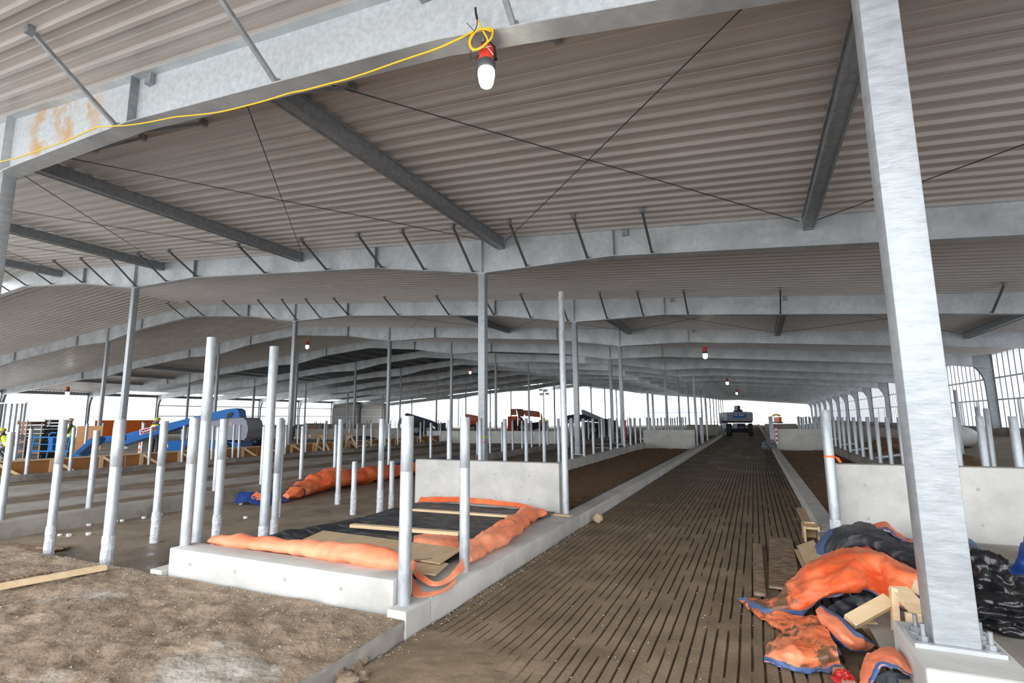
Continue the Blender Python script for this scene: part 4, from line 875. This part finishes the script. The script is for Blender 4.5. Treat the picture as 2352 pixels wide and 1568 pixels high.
part(bl_, 'jib', [(160,1052),(172,1040),(205,1008),(220,1002),(228,1006),(226,1015),(200,1035),(182,1052)], D-2.4, D-2.1, BLU)
part(bl_, 'jib_slot', [(180,1043),(213,1014),(217,1016),(184,1046)], D-2.45, D-2.41, DKM)
part(bl_, 'jib_link', [(222,1004),(272,998),(272,1012),(226,1016)], D-1.6, D-1.2, BLU)
part(bl_, 'chassis', [(376,1012),(500,1012),(545,1016),(545,1030),(500,1034),(376,1036)], D+.1, D+1.3, BLU)
part(bl_, 'boom_bracket', [(523,950),(532,946),(535,951),(528,958),(520,960)], D-.14, D-.1, DKM)
for x in (445, 516): wheel(bl_, pd(x, 1032, D+.1), .38, .3)
for x in (455, 527): wheel(bl_, pd(x, 1030, D+1.5), .38, .3)
lettering(bl_, '6002', pd(513, 974, D-.02), RC[0]*[1,1,0], (0,0,1), .17, DKM)
m = MB(); slab_px(m, [(521,972),(534,971),(534,976),(521,976)], D-.02, D); m.build('side_decal', plain('pale_decal', (.55,.3,.27), .5), bl_)
lettering(bl_, '4', pd(384, 1024, D+.08), RC[0]*[1,1,0], (0,0,1), .2, WHT)
bk = MB(); dp = D-3.2; dq = D-2.2
def tb(a, b, d, r=.022): bk.tube([pd(*a, d), pd(*b, d)], r, 6)
for d in (dp, dq):
    tb((78,1004),(163,1004),d); tb((73,1036),(160,1036),d); tb((80,1000),(69,1052),d); tb((117,1003),(106,1052),d); tb((163,1000),(150,1052),d); tb((76,1020),(160,1020),d, .014)
for a in ((78,1004),(73,1036),(163,1004),(160,1036)): bk.tube([pd(*a, dp), pd(*a, dq)], .022, 6)
bk.tube([pd(112,1010,dp), pd(113,998,dp), pd(120,993,dp), pd(130,994,dp)], .022, 6)
bk.build('platform_rail', plain('blue_platform_rail', (.02,.2,.5), .4), bl_)
part(bl_, 'control_panel', [(112,1006),(122,1005),(119,1036),(109,1036)], dp-.02, dp+.2, BLU)
# telehandler
D = 66.
th = thing('telehandler', (pd(1215,995,D).x, pd(1215,995,D).y, .02), 'orange telehandler with a lettered boom parked behind the long concrete wall', 'telehandler')
part(th, 'engine_cover', [(1166,956),(1189,955),(1189,993),(1166,993)], D, D+1.0, OMP)
part(th, 'window', [(1177,965),(1186,964.5),(1186,987),(1177,987)], D-.03, D+.02, GLS)
lettering(th, 'JLG', pd(1180, 960, D-.04), RC[0]*[1,1,0], (0,0,1), .2, WHT)
part(th, 'boom_head', [(1172,939),(1186,938),(1187,953),(1173,953.5)], D+.1, D+1.0, OMD)
part(th, 'boom_joint', [(1186,938),(1201,939),(1206,948),(1202,957),(1190,955)], D+.2, D+.9, RUST)
part(th, 'main_boom', [(1203,941),(1225,943),(1232,943.5),(1239,946),(1238,958),(1206,955)], D+.1, D+.8, OMD)
part(th, 'boom_end', [(1234,944),(1240,946),(1241,958),(1234,957.5)], D+.05, D+.85, OMP)
lettering(th, 'SKYTRAK', pd(1222, 950, D+.06), (RC[0]*[1,1,0]+np.array([0,0,-.06])), (0,0,1), .27, GRT)
part(th, 'rear_fender', [(1190,954),(1199,958),(1205,968),(1211,974),(1216,990),(1190,991)], D+.3, D+1.4, RUST)
part(th, 'headlight', [(1191.5,960),(1195,960),(1195,965),(1191.5,965)], D-.02, D+.05, WHT)
part(th, 'axle_frame', [(1209,972),(1260,966),(1260,978),(1212,990)], D+.6, D+1.6, DKM)
part(th, 'outrigger', [(1242,949),(1245,951),(1248,968),(1242,968)], D+.1, D+.3, YELP)
part(th, 'front_frame', [(1241,966),(1252,965),(1254,984),(1241,986)], D+.1, D+.9, OMP)
wheel(th, pd(1249, 980, D), .42, .4); wheel(th, pd(1199, 984, D), .55, .45); wheel(th, pd(1253, 980, D+1.9), .42, .4)
D = 60.
t2h = thing('telehandler', (pd(1085,1000,D).x, pd(1085,1000,D).y, .02), 'orange machine half hidden behind the steel column nearest the alley', 'telehandler')
part(t2h, 'main_boom', [(1067,952),(1073,950),(1110,957),(1110,968),(1078,966)], D, D+.7, OMD)
part(t2h, 'body', [(1077,956),(1106,959),(1106,996),(1078,996)], D+.1, D+1.6, OMP)
part(t2h, 'rear_frame', [(1062,962),(1077,960),(1077,985),(1062,988)], D+.3, D+1.4, RUST)
m = MB(); m.tube([pd(1062,930,D), pd(1062,956,D)], .04, 6); m.build('antenna', DKM, t2h)
wheel(t2h, pd(1086, 992, D), .5, .4)
D = 53.
nv = thing('boom_lift', (pd(960,995,D).x, pd(960,995,D).y, .02), 'dark navy boom lift with lowered boom left of the orange machines', 'boom lift')
part(nv, 'main_boom', [(929,951),(934,948),(945,951),(990,965),(1012,975),(1012,985),(985,976),(935,962)], D, D+.5, NAVY)
part(nv, 'counterweight', [(916,962),(920,959),(945,958),(947,974),(917,973)], D+.1, D+1.6, GRYM)
part(nv, 'chassis', [(940,968),(965,966),(985,975),(985,990),(942,992)], D+.3, D+1.6, DKM)
part(nv, 'platform', [(1000,973),(1022,970),(1022,990),(1000,992)], D, D+1., NAVY)
wheel(nv, pd(957, 985, D+.2), .5, .35); wheel(nv, pd(985, 985, D+.4), .5, .35)
D = 50.
n2 = thing('boom_lift', (pd(1350,995,D).x, pd(1350,995,D).y, .02), 'dark boom lift with grey boom behind the posts right of the tall thin post', 'boom lift')
part(n2, 'counterweight', [(1303,955),(1308,953),(1322,951),(1324,972),(1304,972)], D, D+1.6, NAVY)
part(n2, 'main_boom', [(1336,940),(1342,941),(1358,948),(1386,960),(1386,968),(1372,963),(1338,950)], D-.1, D+.4, GRYM)
part(n2, 'lower_boom', [(1338,950),(1372,960),(1388,967),(1386,972),(1340,965)], D+.1, D+.6, NAVY)
part(n2, 'turret', [(1322,953),(1340,951),(1344,966),(1322,970)], D+.2, D+1.4, DKM)
part(n2, 'platform', [(1388,961),(1420,966),(1420,992),(1388,992)], D, D+1.1, DKM)
part(n2, 'chassis', [(1346,968),(1386,972),(1386,996),(1346,998)], D+.2, D+1.5, DKM)
wheel(n2, pd(1362, 992, D), .45, .35); wheel(n2, pd(1392, 991, D+.2), .45, .35)
# machine in the alley, seen from behind
D = 44.
al = thing('boom_lift', (pd(1699,1002,D).x, pd(1699,1002,D).y, .01), 'grey and blue boom lift seen from behind, standing in the alley', 'boom lift')
part(al, 'counterweight', [(1669.5,948),(1680,946),(1712,945),(1726,946),(1729,948),(1730,966),(1670,966)], D, D+1.6, GRYM)
part(al, 'label_band', [(1684,951.5),(1715,951.5),(1715,959.5),(1684,959.5)], D-.03, D, plain('blue_label', (.03,.12,.33), .4))
m = MB()
for a, b in ((1687,1694), (1697,1709)): slab_px(m, [(a,952.6),(b,952.4),(b,954.4),(a,954.8)], D-.045, D-.03)
m.build('label_marks', plain('pale_label_marks', (.5,.58,.7), .5), al)
m = MB()
for q in range(11): slab_px(m, [(1673+5*q,964.5),(1676.5+5*q,964.5),(1676.5+5*q,966.6),(1673+5*q,966.6)], D-.05, D)
m.build('vent_tabs', RIMG, al)
part(al, 'lower_frame', [(1671,966),(1729,966),(1727,971),(1673,971)], D+.1, D+1.5, DKM)
part(al, 'rear_plate', [(1694,972),(1712,972),(1712,988),(1693,988)], D+.2, D+1.2, NAVY)
lettering(al, 'S-60 XC', pd(1703, 981.5, D+.15), RC[0]*[1,1,0], (0,0,1), .13, WHT)
part(al, 'axle', [(1672,984),(1728,984),(1728,993),(1672,993)], D+.4, D+1.2, DKM)
part(al, 'boom', [(1694,931),(1700,931),(1700.5,948),(1692,948),(1691.5,944),(1694,942)], D+.2, D+.9, NAVY)
part(al, 'boom_cylinder', [(1701,945),(1704,940),(1706,944),(1707,948),(1701,948)], D+.3, D+.7, DKM)
for x in (1674, 1724):
    ax = Vector((1,0,0)); M3 = ax.to_track_quat('Z', 'Y').to_matrix(); c = pd(x, 987, D+.3); c.z = .52; mm = MB(); mm.lathe([(.3,-.18),(.48,-.18),(.52,-.12),(.52,.12),(.48,.18),(.3,.18)], c, 22, 0, M3); mm.build('wheel', TYRE, al, smooth=40)
    c = c+Vector((0,1.9,0)); mm = MB(); mm.lathe([(.3,-.18),(.48,-.18),(.52,-.12),(.52,.12),(.48,.18),(.3,.18)], c, 22, 0, M3); mm.build('wheel', TYRE, al, smooth=40)
# small excavator outside at the far end right of the alley
D = 95.
ex = thing('excavator', (pd(1795,972,D).x, pd(1795,972,D).y, -.1), 'tiny orange and yellow machine outside the far end right of the alley', 'excavator')
part(ex, 'body', [(1789,958),(1795,957),(1796,969),(1790,969)], D, D+2, emit('bright_orange_paint', (.9,.2,.02), 0)); part(ex, 'boom', [(1776,953),(1784,950),(1793,952),(1793,956),(1784,953),(1777,956)], D, D+.6, YELP)
part(ex, 'track', [(1787,969),(1798,969),(1798,972),(1787,972)], D, D+2.2, DKM)
# light tower outside
D = 118.
lt = thing('light_tower', (pd(1249,965,D).x, pd(1249,965,D).y, -.1), 'portable light tower mast with four lamp heads outside the far end', 'light tower')
m = MB(); b0 = pd(1249,965,D); b0.z = -.1; m.tube([b0, pd(1248.5,893,D)], .12, 8); m.bar(pd(1241,899,D), pd(1256,899,D), .1, .1); m.build('mast', STEELK, lt)
for x, y in ((1242,895),(1254,896),(1243,905),(1257,904)): m = MB(); c = pd(x, y, D); m.bbox((c.x-.4, c.y-.2, c.z-.25), (c.x+.4, c.y+.2, c.z+.25), .05); m.build('lamp_head', STEELK, lt)
m = MB(); m.bbox((b0.x-.8, b0.y-1, -.1), (b0.x+.8, b0.y+1, 1.4), .1); m.build('trailer', YELP, lt)

# ================================================================== people
SKIN = plain('skin', (.45,.27,.19), .6); VEST = emit('hi_vis_vest', (.62,.85,.03), .0); CLO = plain('dark_work_clothes', (.045,.045,.055), .8); GREYT = plain('grey_trousers', (.12,.12,.14), .8); STRP = plain('reflective_stripe', (.75,.77,.78), .3); HAT = plain('pale_hard_hat', (.45,.42,.36), .4); HATY = plain('yellow_green_hard_hat', (.45,.5,.04), .4)
def person(loc, face, label, hat, crouch=0, vest=True, arm=0):
    """standing or stooping figure; face = heading angle; one skinned body"""
    L_ = Vector(loc); t = thing('person', loc, label, 'person'); Rz = Matrix.Rotation(face, 3, 'Z')
    hz = .93-.38*crouch; ch = .5-.12*crouch; bf = .38*crouch
    J = {'pel': (0,0,hz), 'wst': (.0,.05*bf,hz+.18), 'cst': (0,bf*.7,hz+ch*.85), 'nck': (0,bf+.01,hz+ch+.05), 'hed': (0,bf+.05,hz+ch+.17), 'top': (0,bf+.05,hz+ch+.29)}
    rad = {'pel': .155, 'wst': .135, 'cst': .165, 'nck': .06, 'hed': .095, 'top': .075}
    E_ = [('pel','wst'),('wst','cst'),('cst','nck'),('nck','hed'),('hed','top')]
    for s_, n in ((-1,'l'), (1,'r')):
        J.update({'hp'+n: (s_*.095,0,hz-.04), 'kn'+n: (s_*.11,.06+.3*crouch,.49-.08*crouch), 'an'+n: (s_*.11,-.01,.09), 'to'+n: (s_*.12,.16,.04),
                  'sh'+n: (s_*.19,bf*.8,hz+ch*.95), 'el'+n: (s_*.25,bf*.8+.04+.08*arm,hz+ch*.95-.27), 'wr'+n: (s_*.2,bf*.8+.2+.15*arm,hz+ch*.95-.36+.12*arm), 'hd'+n: (s_*.185,bf*.8+.29+.16*arm,hz+ch*.95-.37+.13*arm)})
        rad.update({'hp'+n: .10, 'kn'+n: .065, 'an'+n: .05, 'to'+n: .04, 'sh'+n: .07, 'el'+n: .05, 'wr'+n: .036, 'hd'+n: .04})
        E_ += [('pel','hp'+n),('hp'+n,'kn'+n),('kn'+n,'an'+n),('an'+n,'to'+n),('cst','sh'+n),('sh'+n,'el'+n),('el'+n,'wr'+n),('wr'+n,'hd'+n)]
    K = list(J); me = bpy.data.meshes.new('body'); me.from_pydata([tuple(Rz @ Vector(J[k])) for k in K], [(K.index(a), K.index(b)) for a, b in E_], [])
    o = bpy.data.objects.new('body', me); COL.objects.link(o); o.parent = t
    sm = o.modifiers.new('skin', 'SKIN'); me.skin_vertices or None
    for i, k in enumerate(K): v = me.skin_vertices[0].data[i]; v.radius = (rad[k], rad[k]*(.72 if k in ('cst','wst','pel') else 1)); v.use_root = (k == 'pel')
    ss = o.modifiers.new('sub', 'SUBSURF'); ss.levels = 2; ss.render_levels = 2; me.materials.append(CLO); sm.use_smooth_shade = True
    hc = L_+Rz @ Vector(J['hed'])
    m = MB(); fw = Rz @ Vector((0,1,0)); m.lathe([(.03,-.11),(.075,-.08),(.092,0),(.085,.07)], hc, 16); m.tube([hc+fw*.085, hc+fw*.115+Vector((0,0,-.02))], [.015,.018], 6)
    for s_ in (-1, 1): m.tube([hc+Rz @ Vector((s_*.03,.085,.02)), hc+Rz @ Vector((s_*.03,.093,.02))], .012, 6); m.tube([hc+Rz @ Vector((s_*.09,0,-.02)), hc+Rz @ Vector((s_*.105,0,.015))], .02, 6)
    m.build('face', SKIN, t, smooth=60)
    m = MB(); m.lathe([(.15,.035),(.125,.045),(.12,.09),(.09,.14),(.04,.16)], hc, 18); m.build('hard_hat', hat, t, smooth=50)
    if vest:
        prof = []; c0, c1 = Vector(J['pel']), Vector(J['cst']); mb = MB(); P = []
        for i in range(7):
            u = i/6; c = c0.lerp(Vector((0, J['cst'][1], J['cst'][2]+.08)), u); w = .20+.03*u-(.06 if i == 6 else 0); dd = .155+.02*u-(.04 if i == 6 else 0)
            P.append([L_+Rz @ (c+Vector((w*math.cos(2*math.pi*k/20), dd*math.sin(2*math.pi*k/20), 0))) for k in range(21)])
        mb.grid(P); v = mb.build('vest', VEST, t, smooth=60)
        mb = MB(); q = [[p+(p-L_-Rz @ c0.lerp(c1, .25)).normalized()*.006 for p in r] for r in P]; mb.grid([[a.lerp(b, .3) for a, b in zip(q[1], q[2])], [a.lerp(b, .95) for a, b in zip(q[1], q[2])]])
        for s_ in (-1, 1):
            for yy in (-1, 1): mb.add([L_+Rz @ (c0.lerp(c1, u)+Vector((s_*.1+dx, yy*(.165+.012*u), 0))) for u in (.2, 1.0) for dx in (-.025, .025)], [(0,1,3,2)])
        mb.build('reflective_stripe', STRP, v)
    return t
def gp(px_, d, z): v = pd(px_, 1000, d); return (v.x, v.y, z)
person(gp(161, 22.5, .03), 2.6, 'person in a yellow-green vest and pale hat standing by the blue lift platform', HAT, arm=.4)
person(gp(24, 22., .03), 2.0, 'person in a yellow-green vest stooping at the left edge behind the posts', HATY, crouch=.8)
person(gp(357, 23.5, .04), .4, 'person with a yellow-green hard hat seen above the blue boom', HATY, vest=True)

# ================================================================== clutter far left
st = thing('stud_frame', (pd(20,980,27).x, pd(20,980,27).y, .03), 'grey metal stud wall frame standing at the left edge beyond the posts', 'stud wall')
for x in (-20, 2, 14, 28, 40, 52, 60):
    m = MB(); a = pd(x-8, 985, 27); b = pd(x, 926, 27); a.z = .9; m.bar(a, Vector((a.x, a.y, b.z)), .09, .05, up=(1,0,0)); m.build('stud', GALVP, st)
m = MB(); a, b = pd(-40, 926, 27), pd(62, 926, 27); b.z = a.z; m.bar(a, b, .09, .06); m.build('top_track', GALVP, st)
m = MB(); a, b = pd(-40, 985, 27), pd(55, 985, 27); c = Vector((-.41,.9,0)); m.add([Vector((a.x,a.y,0))-c*.1, Vector((b.x,b.y,0))-c*.1, Vector((b.x,b.y,0))+c*.1, Vector((a.x,a.y,0))+c*.1, Vector((a.x,a.y,.95))-c*.1, Vector((b.x,b.y,.95))-c*.1, Vector((b.x,b.y,.95))+c*.1, Vector((a.x,a.y,.95))+c*.1], [(0,3,2,1),(4,5,6,7),(0,1,5,4),(1,2,6,5),(2,3,7,6),(3,0,4,7)]); m.build('base_wall', CONCD, st)
def rack(x0, x1, top, d, label, seed):
    rd = random.Random(seed); a = pd(x0, 1000, d); b = pd(x1, 1000, d); zt = pd(x0, top, d).z; t = thing('form_rack', ((a.x+b.x)/2, (a.y+b.y)/2, .03), label, 'rack')
    u = (b-a); u.z = 0; w = u.length; u.normalize(); n = Vector((-u.y, u.x, 0)); z = .03
    while z < zt-.15:
        h = rd.uniform(.1, .2); o_ = rd.uniform(-.06, .06); m = MB(); c = (a+b)/2; c.z = z+h/2; m.bar(c-u*(w/2+o_), c+u*(w/2+o_), .9, h*.8); m.build('form_panel', rd.choice([DKM, RUST, DKM, STEELK]), t); z += h
    for q in (-.42, .42):
        m = MB(); c = (a+b)/2+u*w*q-n*.0; m.tube([Vector((c.x, c.y, .03))-n*.48, Vector((c.x, c.y, zt))-n*.48], .03, 6); m.build('rack_post', RIMG, t)
rack(58, 83, 964, 24., 'dark stacked form panels beside the stud frame', 1); rack(88, 118, 972, 23.5, 'dark stacked form panels behind the blue lift platform', 2); rack(119, 132, 962, 25.5, 'tall dark stack of form panels right of the platform', 3)
rack(640, 670, 975, 42., 'brown stack of steel forms far off right of the boom lift', 4); rack(700, 742, 968, 46., 'red-brown stack of steel forms in front of the far left wall', 5); rack(1030, 1042, 990, 34, 'small brown stack left of the long concrete wall', 6)
cb = thing('traffic_drum', gp(325, 23., .03), 'orange and white striped traffic post under the blue boom', 'traffic post')
c = Vector(gp(325, 23., .03)); ORC = plain('traffic_orange', (.85,.17,.02), .5)
for i in range(5): m = MB(); m.lathe([(.075, .14*i), (.075, .14*i+.14)], c, 14); m.build('stripe_band', ORC if i % 2 == 0 else WHT, cb)
m = MB(); m.lathe([(.18,0),(.16,.04)], c, 14); m.build('base', DKM, cb)
# orange barrier fence outside left, plywood panel
m = MB(); a, b = pd(215, 1000, 42), pd(350, 1000, 46); m.add([Vector((a.x,a.y,.03)), Vector((b.x,b.y,.03)), Vector((b.x,b.y,1.75)), Vector((a.x,a.y,1.75)), Vector((a.x-.02,a.y+.05,.03)), Vector((b.x-.02,b.y+.05,.03)), Vector((b.x-.02,b.y+.05,1.75)), Vector((a.x-.02,a.y+.05,1.75))], [(0,1,2,3),(7,6,5,4),(0,4,5,1),(1,5,6,2),(2,6,7,3),(3,7,4,0)])
tag(m.build('barrier', ORC), 'orange barrier sheet far off under the left roof edge', 'barrier')
m = MB(); a, b = pd(176, 1000, 29), pd(236, 1000, 29); m.bar(Vector((a.x,a.y,.75)), Vector((b.x,b.y,.75)), .05, 1.3); tag(m.build('plywood_sheet', PLYF), 'tall brown plywood panel standing behind the worker', 'plywood')
m = MB(); m.box((pd(596,980,44).x-.5, pd(596,980,44).y-.06, 0.03), (pd(596,980,44).x+.5, pd(596,980,44).y, .3)); 
for i, (xa, xb, d) in enumerate([(566, 602, 33), (790, 870, 33.5)]):
    c = (pd(xa, 1000, d)+pd(xb, 1000, d))/2; c.z = .28; tag(blob('tarp_heap', c, ((pd(xb,1000,d)-pd(xa,1000,d)).length/2, .5, .3), NAVY if i == 0 else DKM, .3, 1.2, seed=30+i, flatten=.24), ['dark blue tarp heap right of the boom lift', 'black tarp heap in front of the dark wall'][i], 'tarp')
# grey tarp bundle on the right alley curb and striped tape post
tag(blob('grey_bag', (.62, 28.3, .22), (.32, .6, .3), plain('grey_plastic', (.18,.19,.2), .3), .4, 1.3, seed=41, flatten=.2), 'crumpled grey plastic heaped on the right alley curb at the far pen wall', 'bag')
tpst = thing('tape_post', (.9, 27.9, .165), 'red and white striped tape strip hanging at the far right pen wall', 'tape')
for i in range(8): m = MB(); m.box((.88, 27.88, .35+.1*i), (.96, 27.9, .45+.1*i)); m.build('red_stripe' if i % 2 else 'white_stripe', plain('tape_red', (.4,.05,.06), .5) if i % 2 else WHT, tpst)
# tapes on the column behind the cross wall
m = MB(); cx, cy = -5.87, FY(1)
def band(z, h, mt, label):
    m = MB(); m.box((cx-.092, cy-.092, z), (cx+.092, cy+.092, z+h)); o = m.build('tape_band', mt); return tag(o, label, 'tape')
YB = band(1.16, .035, plain('caution_yellow', (.62,.6,.05), .5), 'yellow caution tape with dark letters wrapped round the column behind the cross wall')
lettering(YB, 'CAUTION', (cx, cy-.094, 1.177), (1,0,0), (0,0,1), .034, plain('tape_black', (.08,.08,.01), .5))
band(1.05, .018, plain('red_tape', (.5,.02,.03), .5), 'thin red tape wrapped round the column behind the cross wall')
m = MB(); m.tube([(-6.02, 11.05, .33), (-5.98, 11.06, .75)], [.02,.008], 6); tag(m.build('red_cable', plain('red_cable', (.5,.02,.04), .5)), 'red cable hanging at the left foot of the taped column', 'cable')
m = MB(); m.tube([(-5.75, FY(3)-.2, .33), (-5.68, FY(3)-.2, 1.5)], .04, 6); tag(m.build('red_tarp_strip', plain('red_strip', (.4,.03,.02), .6)), 'red strip hanging on the fourth column right of the tall post', 'tape')
# right side clutter
tag(blob('white_dome', (8.3, 30.1, .62), (.75, .75, .5), plain('white_dome_plastic', (.6,.6,.58), .5), .03, 1, seed=1, ridged=False, flatten=.35), 'white domed lid in the dirt near the right wall', 'dome')
for i in range(3):
    board((7.6+.5*i, 31.5+.3*i, .5+.1*i), (9.4+.3*i, 34.5, .75+.06*i), .12, .06, 'grey steel rail lying on the dirt near the right wall, %s of three' % ORD[i], GALV, 'rail')
for i, (x, y, sx_) in enumerate([(5.2, 19, .5), (5.6, 24, .9), (5.0, 28, .7), (6.3, 33, .8)]):
    tag(blob('dirt_heap', (x, y, .2), (sx_, .9, .28), DIRT, .3, 1.5, sub=3, seed=50+i, ridged=False, flatten=.2), 'dark dirt heap behind the right hand posts, %s from front' % ORD[i], 'dirt heap')
for i, (x, y) in enumerate([(3.6, 21.2), (3.5, 25.6), (3.6, 29.8), (3.6, 36)]):
    m = MB(); m.tube([(x, y, .2), (x+.9, y+1.3, .24)], .06, 8); tag(m.build('loose_pipe', GALVP), 'loose shiny pipe on the dirt right of the alley, %s from front' % ORD[i], 'pipe', 'loose pipes')
for i, (p, t_) in enumerate([((4.85, 15.5), 1.75), ((6.2, 20.5), 1.85), ((7.4, 26.5), 2.6)]):
    post(p[0], p[1], .1, t_, .11, 'loose standing post between the right pen and the wall, %s from front' % ORD[i], 'loose posts at the right')
# evergreen trees and a low building beyond the far end
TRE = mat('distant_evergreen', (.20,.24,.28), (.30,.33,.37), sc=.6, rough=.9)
for i in range(7):
    x = pd(1460+19*i+random.uniform(-4, 4), 950, 212); h = random.uniform(2.2, 4.2)
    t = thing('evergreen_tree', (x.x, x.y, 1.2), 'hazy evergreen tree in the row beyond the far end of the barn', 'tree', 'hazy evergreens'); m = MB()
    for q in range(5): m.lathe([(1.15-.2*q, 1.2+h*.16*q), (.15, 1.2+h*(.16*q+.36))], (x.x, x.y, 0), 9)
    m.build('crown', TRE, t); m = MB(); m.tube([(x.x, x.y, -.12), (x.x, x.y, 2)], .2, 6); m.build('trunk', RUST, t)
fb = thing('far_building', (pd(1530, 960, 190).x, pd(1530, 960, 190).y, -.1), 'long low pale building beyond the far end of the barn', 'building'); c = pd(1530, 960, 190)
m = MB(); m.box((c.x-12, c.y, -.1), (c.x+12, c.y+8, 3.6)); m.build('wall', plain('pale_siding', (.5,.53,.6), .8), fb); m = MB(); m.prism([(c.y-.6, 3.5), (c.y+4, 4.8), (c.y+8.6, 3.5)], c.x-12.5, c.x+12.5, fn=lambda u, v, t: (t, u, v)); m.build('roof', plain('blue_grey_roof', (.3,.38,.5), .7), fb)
